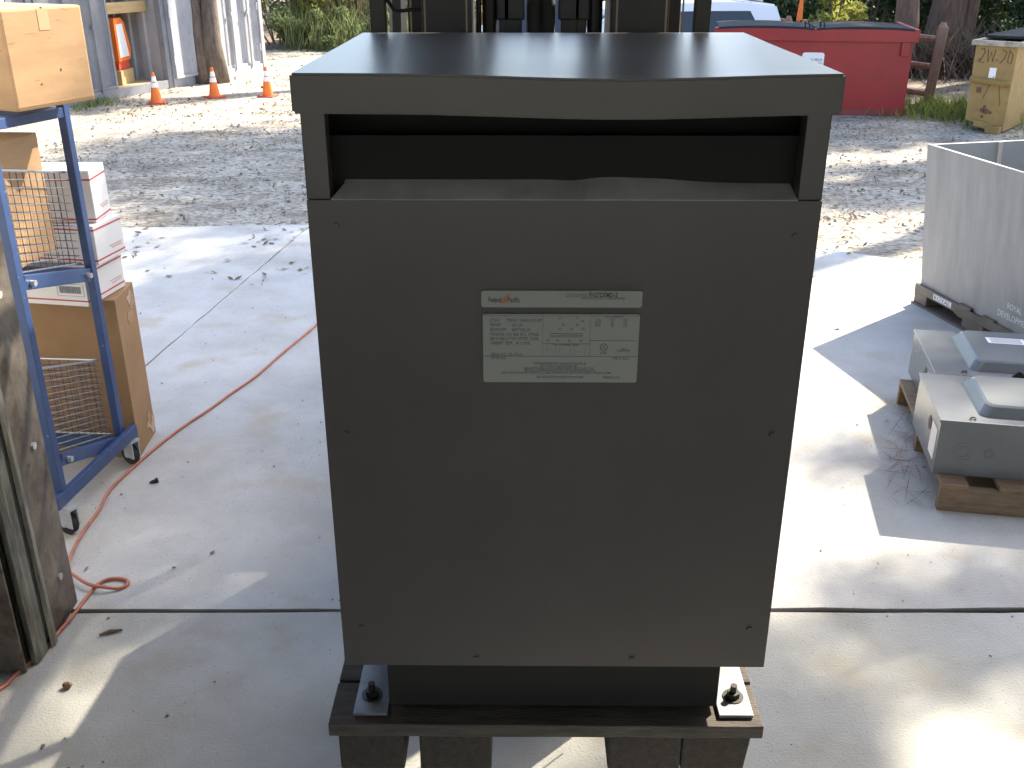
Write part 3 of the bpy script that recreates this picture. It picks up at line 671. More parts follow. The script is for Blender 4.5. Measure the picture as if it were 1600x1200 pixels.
# ------------------------------------------------------------------ two grey enclosures on a small pallet
YAW = R(-11)
W0 = thing('wooden_pallet', 'tan wooden pallet under the two grey metal enclosures at right', 'pallet', (1.635, 3.345, 0), YAW)
def wp(name, x0, x1, y0, y1, z0, z1): return MB().ext(x0, x1, y0, y1, z0, z1, .003).build(name, m_wood_fresh, W0)
wp('stringer', 0, 1.15, 0, .035, .0, .098); wp('stringer', 0, 1.15, .50, .535, .0, .098); wp('stringer', 0, 1.15, .98, 1.015, .0, .098)
for x0, x1 in ((.0, .10), (.21, .31), (.42, .52), (.63, .73), (.84, .94), (1.05, 1.15)): wp('deck_board', x0, x1, -.003, 1.02, .0985, .117)
def enclosure(label, loc, rz, sx, sy, h, cover_h):
    E = thing('metal_enclosure', label, 'enclosure', loc, rz, 'grey metal enclosures on the pallet')
    b = MB(); b.ext(0, sx, 0, sy, 0, h-.012, .003); b.build('case', m_encl, E)
    b = MB(); b.ext(-.006, sx+.006, -.006, sy+.006, h-.0115, h, .003); b.build('lid', m_encl, E)
    # raised cover with bevelled sides
    b = MB(); x0, x1, y0, y1, q = .145, sx-.06, .045, sy-.05, .035
    def ring(ix, z, r):
        return [Vector((p[0], p[1], z)) for p in rrect(x0+ix, x1-ix, y0+ix, y1-ix, r)]
    rings = [ring(0, h+.0003, .03), ring(.004, h+.006, .03), ring(q*.75, h+cover_h*.85, .035), ring(q, h+cover_h, .035)]
    rv = [[b.bm.verts.new(p) for p in r_] for r_ in rings]
    for A, B in zip(rv, rv[1:]):
        for k in range(len(A)): b.bm.faces.new((A[k], A[(k+1) % len(A)], B[(k+1) % len(A)], B[k]))
    b.bm.faces.new(rv[-1])
    b.build('raised_cover', m_encl, E, smooth=False)
    b = MB(); b.tube([(.115+.010*math.cos(a), .020+.010*math.sin(a), h+.005) for a in [R(-60+300*k/12) for k in range(13)]], .0025, 6); b.build('hasp_ring', m_bolt, E)
    for cx, r in ((.095, .036), (.19, .018)):
        b = MB()
        for rr_ in (r, r*.62):
            b.tube([(cx+rr_*math.cos(a), -.0005, h*.45+rr_*math.sin(a)) for a in [2*math.pi*k/24 for k in range(25)]], .0011, 4)
        b.build('knockout', m_encl, E)
    MB().cyl((-.0015, sy*.35, h*.62), (-.0002, sy*.35, h*.62), .028, 20).build('side_hole', m_ink, E)
    MB().ext(-.0022, -.0003, sy*.06, sy*.26, h*.2, h*.75).build('side_label', m_white, E)
    return E
E1 = enclosure('nearer grey metal electrical enclosure with raised cover, lying on the pallet', (1.628, 3.425, .1175), YAW, .95, .455, .232, .042)
E2 = enclosure('farther grey metal electrical enclosure with paper label, lying behind the nearer one', (1.80, 3.915, .1175), YAW, .95, .53, .215, .042)
MB().box((.345, .33, .215+.0425), (.16, .07, .0010)).build('paper_label', m_white, E2)
b = MB()
for k in range(6): b.box((.345, .355-.010*k, .215+.0433), (.13, .003, .0006))
b.build('print', m_grey_ink, E2, kind='stuff')
b = MB(); b.prism([(.30, .217), (.35, .217), (.345, .232), (.325, .248), (.315, .24)], -.004, .010, 'y'); b.build('latch', m_ink, E2)

# ------------------------------------------------------------------ red dumpster
D = thing('red_dumpster', 'red steel dumpster with two dark lids and a white sticker', 'dumpster', (4.90, 12.877, -.01), R(-9.5))
DW, DH, DD = 2.35, 1.00, 1.35
b = MB(); b.prism([(0, .05), (DD, .05), (DD, .955), (0, .90)], -DW, 0, 'x'); b.build('body', m_red, D)
MB().ext(-DW-.05, .05, -.05, -.001, .90, 1.05, .006).build('top_channel', m_red, D)
MB().ext(-DW, 0, -.02, -.0008, .02, .10, .004).build('bottom_rail', m_red2, D)
MB().ext(.0008, .05, -.0005, DD, .90, 1.05, .006).build('top_channel', m_red, D)
for x in (-DW+.06, -.09): MB().ext(x-.05, x+.05, -.045, -.0012, .74, .899, .004).build('gusset', m_red, D)
for x0 in (-DW, -DW/2+.01):
    b = MB(); n = 12; w = DW/2-.02
    A = []
    for i in range(n+1):
        u = i/n; z = 1.055 + .022*math.sin(math.pi*u)**.8 if 0 < u < 1 else 1.055
        A.append([b.bm.verts.new((x0+w*u, y, z+dz-.055*(y+.05)/DD)) for y, dz in ((-.055, -.0), (.6, .02), (DD, .03), (DD, .0), (.6, -.01), (-.055, -.025))])
    for P_, Q in zip(A, A[1:]):
        for k in range(6): b.bm.faces.new((P_[k], Q[k], Q[(k+1) % 6], P_[(k+1) % 6]))
    b.bm.faces.new(A[0]); b.bm.faces.new(A[-1][::-1]); b.build('lid', m_lid, D, smooth=False)
for x in (-1.30, -1.12): MB().tube([(x, .0, 1.05), (x-.01, .0, 1.12), (x+.03, 0, 1.14), (x+.05, 0, 1.05)], .010, 6).build('lid_hinge', m_lid, D)
b = MB(); b.prism(rrect(-1.30, -1.035, .51, .765, .03), -.0032, -.0008, 'y'); st = b.build('sticker', m_white, D)
b = MB(); add_text(b.bm, 'ALL AMERICAN', .045, Vector((-1.195, -.0042, .665)), FRONT, width=.14); add_text(b.bm, 'Dumpsters', .05, Vector((-1.195, -.0042, .625)), FRONT, width=.14)
add_text(b.bm, '843-460-0191', .06, Vector((-1.28, -.0042, .56)), FRONT, width=.225, bold=.001)
for k in range(4): b.box((-1.245+.012*k, -.0042, .64+.009*k), (.07, .0008, .005), (0, 0, 0))
me = bpy.data.meshes.new('m'); b.bm.to_mesh(me); link('lettering', me, m_ink, st, kind='stuff')

# ------------------------------------------------------------------ tan dumpster
N = thing('tan_dumpster', 'old tan steel dumpster with rust scrawl at the right edge', 'dumpster', (5.28, 11.95, 0), R(-40))
TW, TH, TD = .43, .95, 1.8
b = MB(); b.prism([(0, .12), (TW-.0, .02), (TW, .94), (-.02, .94)], 0, TD, 'y'); b.build('body', m_tan, N)
MB().ext(-.06, TW+.05, -.05, -.001, .945, 1.0, .006).build('top_rim', m_rim, N); MB().ext(TW+.005, TW+.05, .0, TD, .945, 1.0, .006).build('top_rim', m_rim, N); MB().ext(-.06, -.005, .0, TD, .945, 1.0, .006).build('top_rim', m_rim, N)
MB().ext(-.04, TW+.03, .35, TD+.05, 1.0005, 1.03, .005).build('lid', m_lid, N)
MB().box((TW/2, -.035, .565), (TW+.03, .06, .045), (R(20), R(3.5), 0), .004).build('side_ledge', m_tan, N)
MB().ext(.17, .245, -.0022, -.0006, .60, .71).build('sticker', m_white, N)
MB().ext(.07, .12, -.008, -.0006, .43, .49).build('hole_plate', m_rust, N)
b = MB(); b.box((.22, -.03, .08), (.22, .05, .07), (0, R(12), R(8)), .006); b.box((.34, -.05, .04), (.16, .08, .08), (0, 0, R(-6)), .006); b.build('bent_foot', m_tan, N)
b = MB()
for pl in ([(.04, .90), (.075, .91), (.09, .87), (.045, .76), (.10, .76)], [(.12, .90), (.135, .76), (.16, .88), (.185, .77), (.20, .91)], [(.27, .91), (.32, .88), (.31, .82), (.265, .76)], [(.35, .90), (.39, .86), (.385, .76), (.345, .78), (.35, .90)]):
    b.tube([(x, -.0015, z) for x, z in pl], .006, 5)
b.tube([(.15, -.0012, .36), (.23, -.0012, .62)], .004, 5); b.tube([(.30, -.0012, .55), (.35, -.0012, .30)], .004, 5)
for x, z, r in ((.17, .24, .03), (.21, .23, .035), (.19, .28, .02), (.26, .22, .02), (.18, .17, .02)):
    b.cyl((x, -.0015, z), (x, -.0004, z), r, 9)
b.build('rust_scrawl', m_rust, N, kind='stuff')

# ------------------------------------------------------------------ cones
def cone():
    t = thing('traffic_cone', 'c', 'cone', (0, 0, 0), 0, 'traffic cones in front of the containers')
    MB().ext(-.115, .115, -.115, .115, .0, .022, .006).build('base', m_cone_base, t)
    rz_ = lambda z: .078 - .062*(z-.022)/.388
    MB().cyl((0, 0, .0225), (0, 0, .41), .078, 24, .016).build('cone_body', m_cone, t)
    for z0, z1_ in ((.215, .275), (.29, .355)): MB().cyl((0, 0, z0), (0, 0, z1_), rz_(z0)+.0015, 24, rz_(z1_)+.0015).build('collar', m_collar, t)
    return t
c0 = cone()
for i, (x, y, l) in enumerate(((-4.83, 14.03, 'orange traffic cone with white collars in front of the open container'), (-4.189, 14.58, 'orange traffic cone with white collars below the twin tree trunks'), (-3.454, 14.65, 'orange traffic cone with white collars standing nearest the transformer'))):
    o = c0 if i == 0 else copy_tree(c0)
    o.location = (x, y, terrain_z(x, y)-.004); o.rotation_euler.z = R(15+i*31); o['label'] = l

# ------------------------------------------------------------------ shipping containers
TV = Vector((.364, .931, 0)).normalized(); CA = math.atan2(TV.y, TV.x)       # local x along the fronts, local -y out of the doors
P0 = Vector((-5.99, 13.33, .0))
CH, CL = 2.55, 6.0
def corr(x0, x1, z0, z1, y, flutes, depth=.035, th=.004):
    """fluted sheet in the xz plane"""
    prof = []; w = (x1-x0)/flutes
    for k in range(flutes):
        a = x0+w*k; prof += [(a, y), (a+w*.42, y), (a+w*.5, y+depth), (a+w*.92, y+depth)]
    prof += [(x1, y)]
    back = [(p[0], p[1]+th) for p in prof[::-1]]
    b = MB(); b.prism(prof+back, z0, z1, 'z'); return b
def leaf(parent, x0, x1, y, flip=1, rods=True, mc=m_cont):
    d = corr(x0+.04, x1-.04, .19, CH-.12, y, 3, .03).build('door', mc, parent)
    fr = MB(); fr.ext(x0, x0+.0395, y-.012, y+.045, .15, CH-.08, .004); fr.ext(x1-.0395, x1, y-.012, y+.045, .15, CH-.08, .004); fr.ext(x0+.04, x1-.04, y-.010, y+.043, .15, .1895); fr.ext(x0+.04, x1-.04, y-.010, y+.043, CH-.1195, CH-.08); fr.build('door_frame', mc, d)
    if rods:
        for u in (.33, .72):
            x = x0+(x1-x0)*u
            MB().cyl((x, y-.035, .12), (x, y-.035, CH-.06), .016, 10).build('lock_rod', mc, d)
            MB().ext(x-.03, x+.03, y-.05, y-.012, .95, 1.0).build('rod_bracket', mc, d)
    for z in (.35, 1.0, 1.6, 2.2): MB().ext((x0 if flip > 0 else x1)-.03, (x0 if flip > 0 else x1)+.03, y-.03, y-.0125, z, z+.12).build('hinge', mc, d)
    return d
def container(label, s0, hollow, mc=m_cont):
    o = P0 + TV*s0
    t = thing('shipping_container', label, 'container', (o.x, o.y, -.01), CA, 'row of grey shipping containers')
    W = 2.43
    for x in (0.005, W-.095): MB().ext(x, x+.09, -.04, .06, .001, CH, .006).build('corner_post', mc, t)
    MB().ext(.096, W-.096, -.03, .06, .001, .145, .004).build('sill', mc, t); MB().ext(.096, W-.096, -.03, .06, CH-.075, CH, .004).build('top_rail', mc, t)
    for s, x in ((1, .02), (-1, W-.05)):
        b = corr(.06, CL, .10, CH-.03, 0, 22, .03)
        for v in b.bm.verts: v.co = Vector((x+v.co.y*1.0, v.co.x, v.co.z))
        b.build('side_sheet', m_cont_in if hollow else mc, t)
    MB().ext(.05, W-.05, .07, CL, CH-.029, CH-.005).build('roof', mc, t)
    MB().ext(.06, W-.06, .07, CL, .08, .14).build('floor', m_ply, t)
    MB().ext(.05, W-.05, CL+.001, CL+.03, .1, CH-.03).build('rear_wall', m_cont_in, t)
    return t
cA = container('open grey container with plywood shelf inside and one door shut', 0, True, m_cont_shade)
leaf(cA, .10, 1.30, .0, mc=m_cont_shade)
cB = container('sunlit grey container with shut doors behind the twin tree', 2.445, False)
leaf(cB, .10, 1.21, .0); leaf(cB, 1.215, 2.33, .0, -1)
# right leaf of the open container swung right round against the sunlit one
leaf(cA, 2.46, 3.52, -.085, 1, False)
cC = container('shaded grey container at far left behind the cardboard box', -2.445, False, m_cont_shade)
leaf(cC, .10, 1.21, .0, mc=m_cont_shade); leaf(cC, 1.215, 2.33, .0, -1, mc=m_cont_shade)
# shelf and contents of the open container
MB().ext(.5, 2.36, .25, 1.5, 1.18, 1.215).build('shelf', m_ply, cA); MB().ext(1.35, 2.36, .22, .26, 1.10, 1.25, .004).build('shelf_beam', m_ply, cA)
o = P0 + TV*1.78 + Vector((-TV.y, TV.x, 0))*.42
t = thing('orange_machine', 'orange and white machine standing inside the open container', 'machine', (o.x, o.y, .33), CA+R(20))
MB().ext(-.24, .24, -.16, .16, -.20, -.002, .005).build('crate', m_ply, t)
b = MB(); b.prism([(-.22, .12), (.22, .12), (.28, .26), (.16, .62), (.05, .70), (-.22, .70)], -.15, .15, 'y'); b.build('housing', m_cone, t)
b = MB(); b.prism([(-.16, .17), (.18, .17), (.06, .62), (-.16, .62)], -.156, -.1505, 'y'); b.build('panel', m_white, t)
MB().ext(-.2, .2, -.13, .13, .0, .118).build('skid', m_cone_base, t)
MB().tube([(-.1, 0, .70), (-.05, 0, .95)], .02, 6).build('handle', m_white, t)
o = P0 + TV*2.05 + Vector((-TV.y, TV.x, 0))*.85
t = thing('blue_drum', 'blue plastic drum standing on a crate inside the open container', 'drum', (o.x, o.y, .13))
MB().ext(-.2, .2, -.2, .2, .0, .55, .005).build('crate', m_cont_in, t)
b = MB(); b.cyl((0, 0, .552), (0, 0, .86), .13, 18); b.cyl((0, 0, .66), (0, 0, .68), .136, 18); b.build('drum', m_blue, t)

# ------------------------------------------------------------------ trees and shrubs
def leaf_cloud(blobs, per, size, seed, asp=.45):
    rg = np.random.default_rng(seed); C = []
    for (x, y, z, rx, ry, rz_) in blobs:
        p = rg.normal(0, 1, (per, 3)); p /= np.linalg.norm(p, axis=1)[:, None]; p *= (rg.random(per)**.45)[:, None]
        C.append(p*np.array([rx, ry, rz_]) + np.array([x, y, z]))
    C = np.concatenate(C).astype(np.float32); n = len(C)
    u = rg.normal(0, 1, (n, 3)); u /= np.linalg.norm(u, axis=1)[:, None]
    w = rg.normal(0, 1, (n, 3)); w -= (w*u).sum(1)[:, None]*u; w /= np.linalg.norm(w, axis=1)[:, None]
    s = size*rg.uniform(.6, 1.3, n)/2
    return quads(C, (u*s[:, None]).astype(np.float32), (w*(s*asp)[:, None]).astype(np.float32))
def trunk_mb(b, base, top, r0, r1, seed, n=9, flare=1.5):
    rr = random.Random(seed); base, top = Vector(base), Vector(top)
    pts, rs = [], []
    for i in range(n+1):
        u = i/n; p = base.lerp(top, u)
        if 0 < i < n: p += Vector((rr.uniform(-1, 1), rr.uniform(-1, 1), 0))*r0*.25
        pts.append(p); rs.append((r0+(r1-r0)*u) * (1+(flare-1)*max(0, 1-u*n*.6)))
    b.tube(pts, rs, 12); return pts
def crown_blobs(c, r, n, br, seed):
    rr = random.Random(seed); out = []
    while len(out) < n:
        p = [rr.uniform(-1, 1) for _ in range(3)]
        if sum(q*q for q in p) > 1: continue
        s = br*rr.uniform(.6, 1.3); out.append((c[0]+p[0]*r[0], c[1]+p[1]*r[1], c[2]+p[2]*r[2], s*1.25, s*1.25, s*.7))
    return out
def tree(name, label, base, trunks, crown_c, crown_r, nb, br, per, lsize, mleaf, mbark, seed, group=None):
    z0 = terrain_z(*base)-.05
    t = thing(name, label, 'tree', (base[0], base[1], z0), 0, group)
    rr = random.Random(seed); b = MB(); tops = []
    for dx, dy, tx, ty_, tz, r0, r1 in trunks: tops.append(trunk_mb(b, (dx, dy, 0), (tx, ty_, tz), r0, r1, seed+int(dx*100))[-1])
    blobs = crown_blobs(crown_c, crown_r, nb, br, seed)
    o = b.build('trunk', mbark, t, smooth=True)
    lb = MB()
    for q in rr.sample(blobs, min(14, nb)):
        a = rr.choice(tops); m1 = a.lerp(Vector(q[:3]), .5) + Vector((0, 0, .25))
        lb.tube([a-Vector((0, 0, .6)), m1, q[:3]], [.09, .05, .015], 6)
    lb.build('limb', mbark, t, smooth=True)
    link('crown', leaf_cloud(blobs, per, lsize, seed), mleaf, t)
    return t
tree('twin_trunk_tree', 'twin-trunk tree standing before the sunlit container doors', (-4.70, 16.2), [(-.07, 0, -.42, .1, 5.0, .12, .09), (.11, .05, .06, .2, 5.5, .13, .10)], (0, .8, 7.5), (3.0, 2.6, 2.0), 26, .8, 150, .17, m_leaf_g, m_bark, 21)
tree('tall_tree', 'tall tree with straight reddish trunk behind the red dumpster', (6.25, 17.0), [(0, 0, .1, 0, 8, .165, .12)], (-.2, -.2, 10.2), (3.6, 3.2, 2.6), 60, .8, 170, .17, m_leaf_g, m_bark2, 22)
tree('tall_tree', 'vine-covered tree trunk rising from a brush pile behind the fence', (7.55, 18.6), [(0, 0, .1, .1, 8, .26, .18), (.42, .1, .7, .2, 7, .13, .09)], (.3, .4, 10), (3.2, 3.2, 2.4), 40, .85, 170, .18, m_leaf_g, m_bark2, 23)
# shade trees standing beside the yard, right of the picture
def shade_tree(target, z, r, nb, br, base, label, seed, per=150):
    cx, cy = target[0]+.771*z, target[1]+.745*z
    tree('shade_tree', label, base, [(0, 0, (cx-base[0])*.8, (cy-base[1])*.8, z-1.6, .26, .12)], (cx-base[0], cy-base[1], z), r, nb, br, per, .16, m_leaf_g, m_bark, seed, 'shade trees right of the yard')
shade_tree((-1.05, 4.4), 12, (1.6, 2.7, 1.0), 120, .55, (10.2, 12.6), 'shade tree beyond the right side, its crown shading the concrete beside the blue cart', 40)
shade_tree((-2.6, 9.6), 12.5, (3.2, 1.9, 1.3), 95, .6, (10.6, 18.2), 'shade tree beyond the right side, its crown shading the gravel behind the white boxes', 41)
shade_tree((3.0, 9.0), 12, (1.5, .7, .7), 22, .5, (13.4, 16.6), 'shade tree beyond the right side, its crown shading the gravel above the grey bin', 42)
shade_tree((4.2, 12.0), 12.5, (2.6, 1.0, .9), 52, .6, (15.2, 20.8), 'shade tree beyond the right side, its crown shading the ground before the dumpsters', 43)
shade_tree((1.2, 2.25), 11, (1.1, .8, .6), 9, .42, (11.6, 9.2), 'shade tree nearest the garage beyond the right side of the yard', 44)
shade_tree((-6.15, 13.6), 11.5, (.9, .6, .9), 20, .5, (12.4, 24.5), 'shade tree far beyond the right side, its crown dappling the open container', 45)
shade_tree((6.6, 13.8), 12.5, (2.6, 1.4, 1.2), 48, .6, (18.0, 22.5), 'shade tree behind the tan dumpster beyond the right side', 46)

shade_tree((2.15, 3.75), 11, (.9, .6, .6), 11, .42, (12.6, 10.4), 'shade tree beyond the right side, its crown dappling the grey enclosures', 47)

def shrub(label, x, y, w, h, mleaf, seed, per=200, lsize=.09, name='shrub', group='shrubs at the far edge of the yard', nb=None):
    z0 = terrain_z(x, y)
    t = thing(name, label, 'shrub', (x, y, z0-.02), 0, group); rr = random.Random(seed); blobs = []
    for k in range(nb or max(6, int(w*h*5))):
        u, v, d = rr.uniform(-1, 1), rr.random(), rr.uniform(-1, 1); sc = 1-.45*v*v
        s = rr.uniform(.16, .32)*min(1.3, max(.8, h/1.3)); blobs.append((u*w/2*sc, d*w*.3*sc, .12+v*(h-.2), s, s, s*.85))
    b = MB()
    for q in rr.sample(blobs, min(8, len(blobs))): b.tube([(q[0]*.2, q[1]*.2, 0), (q[0]*.7, q[1]*.7, q[2]*.6), q[:3]], [.02, .014, .006], 5)
    b.build('stem', m_twig, t)
    link('foliage', leaf_cloud(blobs, per, lsize, seed), mleaf, t)
    return t
S = [('tall sunlit yellow-green bush next to the white container end', -5.0, 22.6, 2.0, 2.7, m_leaf_y), ('pale yellow-green bush just right of the tall sunlit one', -3.95, 22.9, 1.3, 2.2, m_leaf_y),
     ('low grey-green shrub at the left end of the gravel edge', -4.35, 21.7, 1.3, .95, m_leaf_s), ('low sage shrub with grasses growing through it', -3.35, 21.5, 1.3, .9, m_leaf_s),
     ('rounded green shrub left of the forklift backrest', -2.5, 21.7, 1.1, .95, m_leaf_g), ('sage shrub half hidden behind the left backrest post', -1.7, 21.6, 1.2, .9, m_leaf_s),
     ('green shrub behind the left mast channel', -1.35, 22.4, 1.0, 1.3, m_leaf_g), ('dark bush behind the forklift mast', 1.9, 24.6, 2.2, 2.6, m_leaf_d), ('dark bush behind the white vehicles', 3.4, 23.0, 2.4, 2.7, m_leaf_d),
     ('dark green bush left of the straight trunk, above the fence', 5.1, 19.6, 1.5, 1.9, m_leaf_d), ('mid green bush behind the fence rails', 4.3, 20.2, 1.7, 2.6, m_leaf_d),
     ('bright yellow-green leafy sapling hanging beside the straight trunk', 5.55, 18.5, 1.0, 2.4, m_leaf_y), ('deep green bush behind the tan dumpster', 9.5, 18.2, 2.2, 2.5, m_leaf_d), ('leafy green bush right of the vine-covered trunk', 8.6, 19.9, 2.0, 2.6, m_leaf_d), ('green bush at the far right edge', 10.8, 19.6, 2.4, 2.8, m_leaf_g),
     ('dark bush between the two trunks', 6.9, 20.6, 1.8, 2.6, m_leaf_d), ('dark bush filling the view left of the forklift backrest', -3.1, 24.3, 2.6, 2.3, m_leaf_d), ('dark leafy bush behind the dry grass', -1.4, 24.0, 2.2, 2.2, m_leaf_d),
     ('wide dark bush seen through the middle of the mast', .2, 24.6, 2.4, 2.3, m_leaf_d), ('dark hedge-like bush above the estate car roof', 2.4, 24.8, 2.4, 2.7, m_leaf_d), ('broad dark bush farthest right behind the vine-covered trunk', 9.0, 22.3, 3.0, 3.0, m_leaf_d), ('dark bush behind the straight trunk', 6.0, 22.3, 2.6, 2.9, m_leaf_d), ('dark bush in the gap right of the estate car roof', 4.6, 25.6, 3.0, 3.0, m_leaf_d), ('dark bush seen above the right half of the red dumpster', 7.9, 25.4, 3.2, 3.2, m_leaf_d)]
for i, (l, x, y, w, h, ml) in enumerate(S): shrub(l, x, y, w, h, ml, 100+i, per=260 if h < 1.2 else 260, lsize=.085 if h < 1.2 else .13)
# tall dry grass along the gravel edge and bright grass by the fence
def blades(name, pts, h0, h1, mat, seed, lean=.35, w=.008):
    rg = np.random.default_rng(seed); n = len(pts); B = np.array([(x, y, terrain_z(x, y)-.01) for x, y in pts], np.float32)
    H = rg.uniform(h0, h1, n); d = rg.normal(0, lean, (n, 2)); a = rg.uniform(0, 3.14, n)
    top = np.stack([d[:, 0]*H, d[:, 1]*H, H], 1); side = np.stack([np.cos(a)*w, np.sin(a)*w, np.zeros(n)], 1)
    mid = top*.5 + np.stack([-d[:, 0]*H*.12, -d[:, 1]*H*.12, H*.06], 1)
    V = np.empty((n, 5, 3), np.float32); V[:, 0] = B-side; V[:, 1] = B+side; V[:, 2] = B+mid+side*.8; V[:, 3] = B+top; V[:, 4] = B+mid-side*.8
    me = bpy.data.meshes.new('m'); me.vertices.add(n*5); me.vertices.foreach_set('co', V.ravel()); me.loops.add(n*5); me.loops.foreach_set('vertex_index', np.arange(n*5, dtype=np.int32))
    me.polygons.add(n); me.polygons.foreach_set('loop_start', np.arange(0, n*5, 5, dtype=np.int32)); me.polygons.foreach_set('loop_total', np.full(n, 5, np.int32)); me.update(calc_edges=True)
    return link(name, me, mat, kind='stuff')
rr = random.Random(2)
blades('dry_grass', [(rr.uniform(-4.6, .3), 22.3+abs(rr.gauss(0, .8))) for _ in range(2600)], .8, 1.7, m_straw, 1, .22)
blades('dry_grass', [(rr.uniform(-4.6, .3), 21.2+abs(rr.gauss(0, .7))) for _ in range(1400)], .4, 1.0, m_leaf_s, 2, .3)
blades('grass', [(rr.gauss(5.75, .33), rr.gauss(13.0, .5)) for _ in range(1500)], .05, .24, m_grass, 3, .5, .006)
blades('grass', [(rr.gauss(5.2, .25), rr.gauss(13.0, .2)) for _ in range(400)], .05, .16, m_grass, 4, .5, .006)
blades('brush_pile', [(rr.gauss(7.3, .55), rr.gauss(17.3, .4)) for _ in range(900)], .2, .95, m_twig, 5, .8, .010)
blades('grass', [(rr.gauss(-5.62, .12), rr.gauss(13.9, .3)) for _ in range(260)], .04, .13, m_grass, 6, .5, .005)
# far wood and its hidden floor
rg2 = random.Random(17); bl_ = []
for k in range(420):
    x = rg2.uniform(-26, 30); y = rg2.uniform(26, 38); hmax = 2.0 if -9 < x < 6 else 6
    bl_.append((x, y, terrain_z(x, y)+rg2.uniform(.2, hmax), rg2.uniform(.7, 1.4), rg2.uniform(.7, 1.2), rg2.uniform(.6, 1.1)))
link('far_wood', leaf_cloud(bl_, 170, .26, 5), m_leaf_d, kind='stuff')
for i, (x, y, r) in enumerate(((-2.9, 25.2, .22), (-1.2, 26, .16), (8.8, 22.2, .2), (4.9, 22.4, .14), (11.2, 23, .2), (-7.5, 24, .25))):
    tree('forest_tree', ['dark trunk above the sage shrubs left of the forklift', 'thin dark trunk right behind the forklift backrest', 'trunk in the dark foliage right of the vine-covered tree', 'thin trunk in the foliage above the fence', 'trunk at the far right behind the bushes', 'trunk hidden behind the container row'][i], (x, y), [(0, 0, .9, .8, 9, r, r*.6)], (3.2, 2.6, 11), (2.2, 2, 1.6), 18, .8, 120, .2, m_leaf_d, m_bark, 60+i, 'trees at the far edge of the wood')

# ------------------------------------------------------------------ split-rail fence
Fp = [(5.60, 13.85, 1.055), (4.62, 15.0, .99), (4.40, 16.0, .95), (4.36, 16.8, .95), (4.28, 17.6, .97)]
FE = thing('split_rail_fence', 'split-rail wooden fence running behind the red dumpster', 'fence', (5.60, 13.85, 0))
loc = lambda x, y, z: Vector((x-5.60, y-13.85, z))
for i, (x, y, zt_) in enumerate(Fp):
    zb_ = terrain_z(x, y)-.1; w = .125 if i == 0 else .12
    c = loc(x, y, 0); b = MB(); b.box((c.x, c.y, (zb_+zt_-.05)/2), (w, w*.8, zt_-.05-zb_), (0, R(3) if i == 0 else 0, R(-20)), .015)
    b.cyl((c.x+(.02 if i == 0 else 0), c.y, zt_-.055), (c.x+(.025 if i == 0 else 0), c.y, zt_), w*.48, 8, w*.28); b.build('post', m_fence, FE)
def rail(a, b_, z0, z1, r=.05):
    p, q = loc(*a, z0), loc(*b_, z1); MB().tube([p, p.lerp(q, .3)+Vector((0, 0, .012)), p.lerp(q, .7)-Vector((0, 0, .01)), q], [r*.7, r, r*1.05, r*.75], 7).build('rail', m_fence, FE)
for dz in (.85, .50, .15): rail(Fp[0][:2], Fp[1][:2], dz, dz-.02)
for k in range(1, 4):
    for dz in (.84, .45, .05): rail(Fp[k][:2], Fp[k+1][:2], dz, dz)
mk = thing('marker_stake', 'thin stake with orange plastic flag behind the red dumpster', 'flag', (4.55, 16.9, terrain_z(4.55, 16.9)))
MB().cyl((0, 0, 0), (0, 0, 1.9), .02, 8).build('stake', m_fence, mk)
b = MB(); b.prism([(-.05, 1.40), (.05, 1.42), (.035, 1.72), (.0, 1.80), (-.03, 1.66)], -.03, -.022, 'y'); b.build('flag', m_cone, mk)

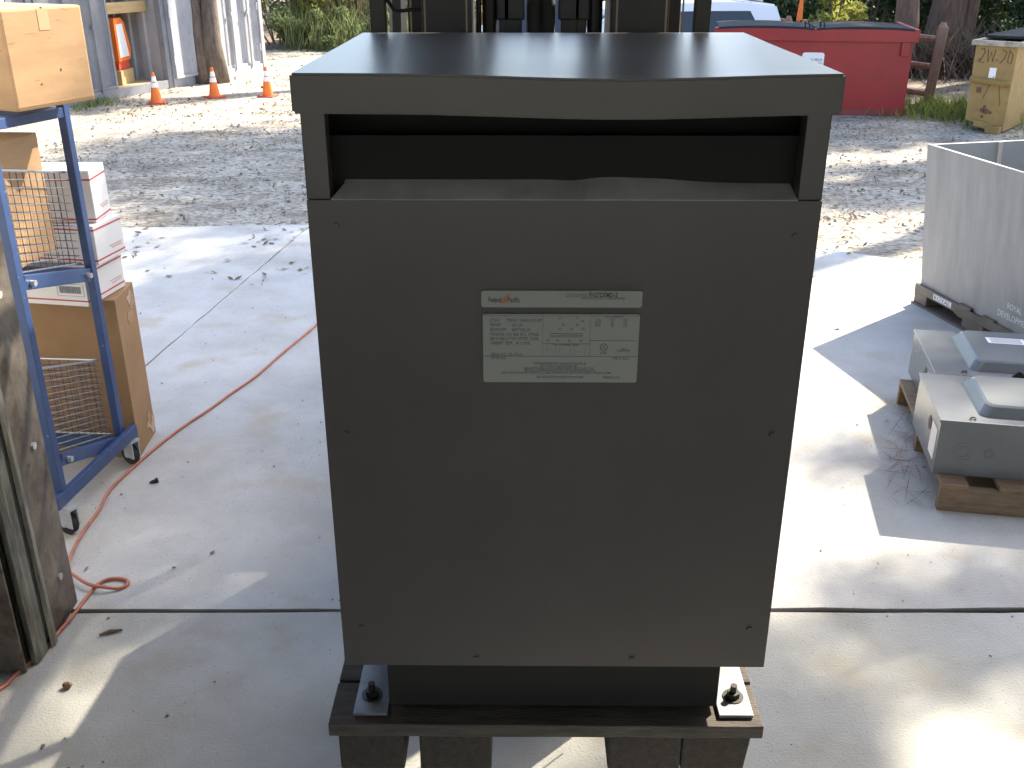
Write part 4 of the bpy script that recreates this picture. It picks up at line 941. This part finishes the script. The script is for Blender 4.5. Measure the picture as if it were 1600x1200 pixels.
# ------------------------------------------------------------------ white vehicles
def suv(label, loc, rz):
    t = thing('parked_car', label, 'car', loc, rz)
    L, W, H = 4.7, .92, 1.78      # nose at -x
    low = [(-2.35, .42), (-2.3, .80), (-2.2, .93), (-1.05, 1.04), (1.15, 1.06), (2.28, 1.06), (2.35, .95), (2.36, .45), (2.2, .30), (-2.2, .30)]
    b = MB(); b.prism(low, -W, W, 'y'); bmesh.ops.bevel(b.bm, geom=[e for e in b.bm.edges], offset=.04, segments=2, affect='EDGES'); b.build('body', m_car, t, smooth=False)
    # greenhouse as a tapered shell
    g0 = [(-1.25, 1.03), (-.55, 1.70), (-.2, 1.76), (1.4, 1.78), (2.05, 1.74), (2.30, 1.05)]
    b = MB(); sh = lambda z: W-.03-.15*max(0, (z-1.05)/.75)
    A = [b.bm.verts.new((x, -sh(z), z)) for x, z in g0]; B = [b.bm.verts.new((x, sh(z), z)) for x, z in g0]
    b.bm.faces.new(A); b.bm.faces.new(B[::-1])
    for k in range(6): b.bm.faces.new((A[k], B[k], B[(k+1) % 6], A[(k+1) % 6]))
    bmesh.ops.bevel(b.bm, geom=[e for e in b.bm.edges], offset=.03, segments=2, affect='EDGES')
    b.build('cabin', m_car, t)
    for s in (-1, 1):
        for poly in ([(-1.0, 1.12), (-.42, 1.62), (-.08, 1.64), (-.08, 1.12)], [(0, 1.12), (0, 1.645), (.82, 1.655), (.82, 1.12)], [(.95, 1.12), (.95, 1.655), (1.62, 1.65), (1.92, 1.14)]):
            b = MB(); F1 = [b.bm.verts.new((x, s*(sh(z)+.004), z)) for x, z in poly]; F2 = [b.bm.verts.new((x, s*(sh(z)-.03), z)) for x, z in poly]; n = len(poly)
            b.bm.faces.new(F1); b.bm.faces.new(F2[::-1])
            for k in range(n): b.bm.faces.new((F1[k], F2[k], F2[(k+1) % n], F1[(k+1) % n]))
            b.build('window', m_glass, t)
        MB().tube([(-.1, s*.66, 1.80), (.4, s*.66, 1.845), (1.5, s*.66, 1.845), (1.85, s*.66, 1.79)], .018, 6).build('roof_rail', m_galv, t)
        MB().box((2.30, s*.80, .98), (.10, .14, .36), (0, R(-8), 0), .02).build('tail_lamp', m_tail, t)
        for x in (-1.45, 1.45):
            w = MB().cyl((x, s*.74, .36), (x, s*.945, .36), .36, 26).build('tyre', m_rubber, t); MB().cyl((x, s*.93, .36), (x, s*.955, .36), .22, 20).build('rim', m_galv, w)
        MB().box((-.95, s*1.0, 1.13), (.12, .16, .12), bev=.03).build('mirror', m_car, t)
    b = MB(); pr = [(2.085, 1.66), (2.285, 1.14)]
    v = [b.bm.verts.new(p) for p in ((2.12, -.66, 1.64), (2.12, .66, 1.64), (2.292, .76, 1.14), (2.292, -.76, 1.14))]; b.bm.faces.new(v); v2 = [b.bm.verts.new((q.co.x-.03, q.co.y, q.co.z)) for q in v]; b.bm.faces.new(v2[::-1])
    for k in range(4): b.bm.faces.new((v[k], v2[k], v2[(k+1) % 4], v[(k+1) % 4]))
    b.build('rear_window', m_glass, t)
    b = MB(); v = [b.bm.verts.new(p) for p in ((-.60, -.66, 1.665), (-.60, .66, 1.665), (-1.215, .78, 1.08), (-1.215, -.78, 1.08))]; b.bm.faces.new(v[::-1]); v2 = [b.bm.verts.new((q.co.x+.03, q.co.y, q.co.z)) for q in v]; b.bm.faces.new(v2)
    for k in range(4): b.bm.faces.new((v[k], v2[k], v2[(k+1) % 4], v[(k+1) % 4]))
    b.build('windscreen', m_glass, t)
    return t
suv('white estate car with roof rails between the forklift post and red dumpster', (1.98, 17.1, terrain_z(2, 17.1)-.01), R(9))
suv('white car mostly hidden behind the forklift mast', (.55, 20.8, terrain_z(.55, 20.8)-.02), R(82))
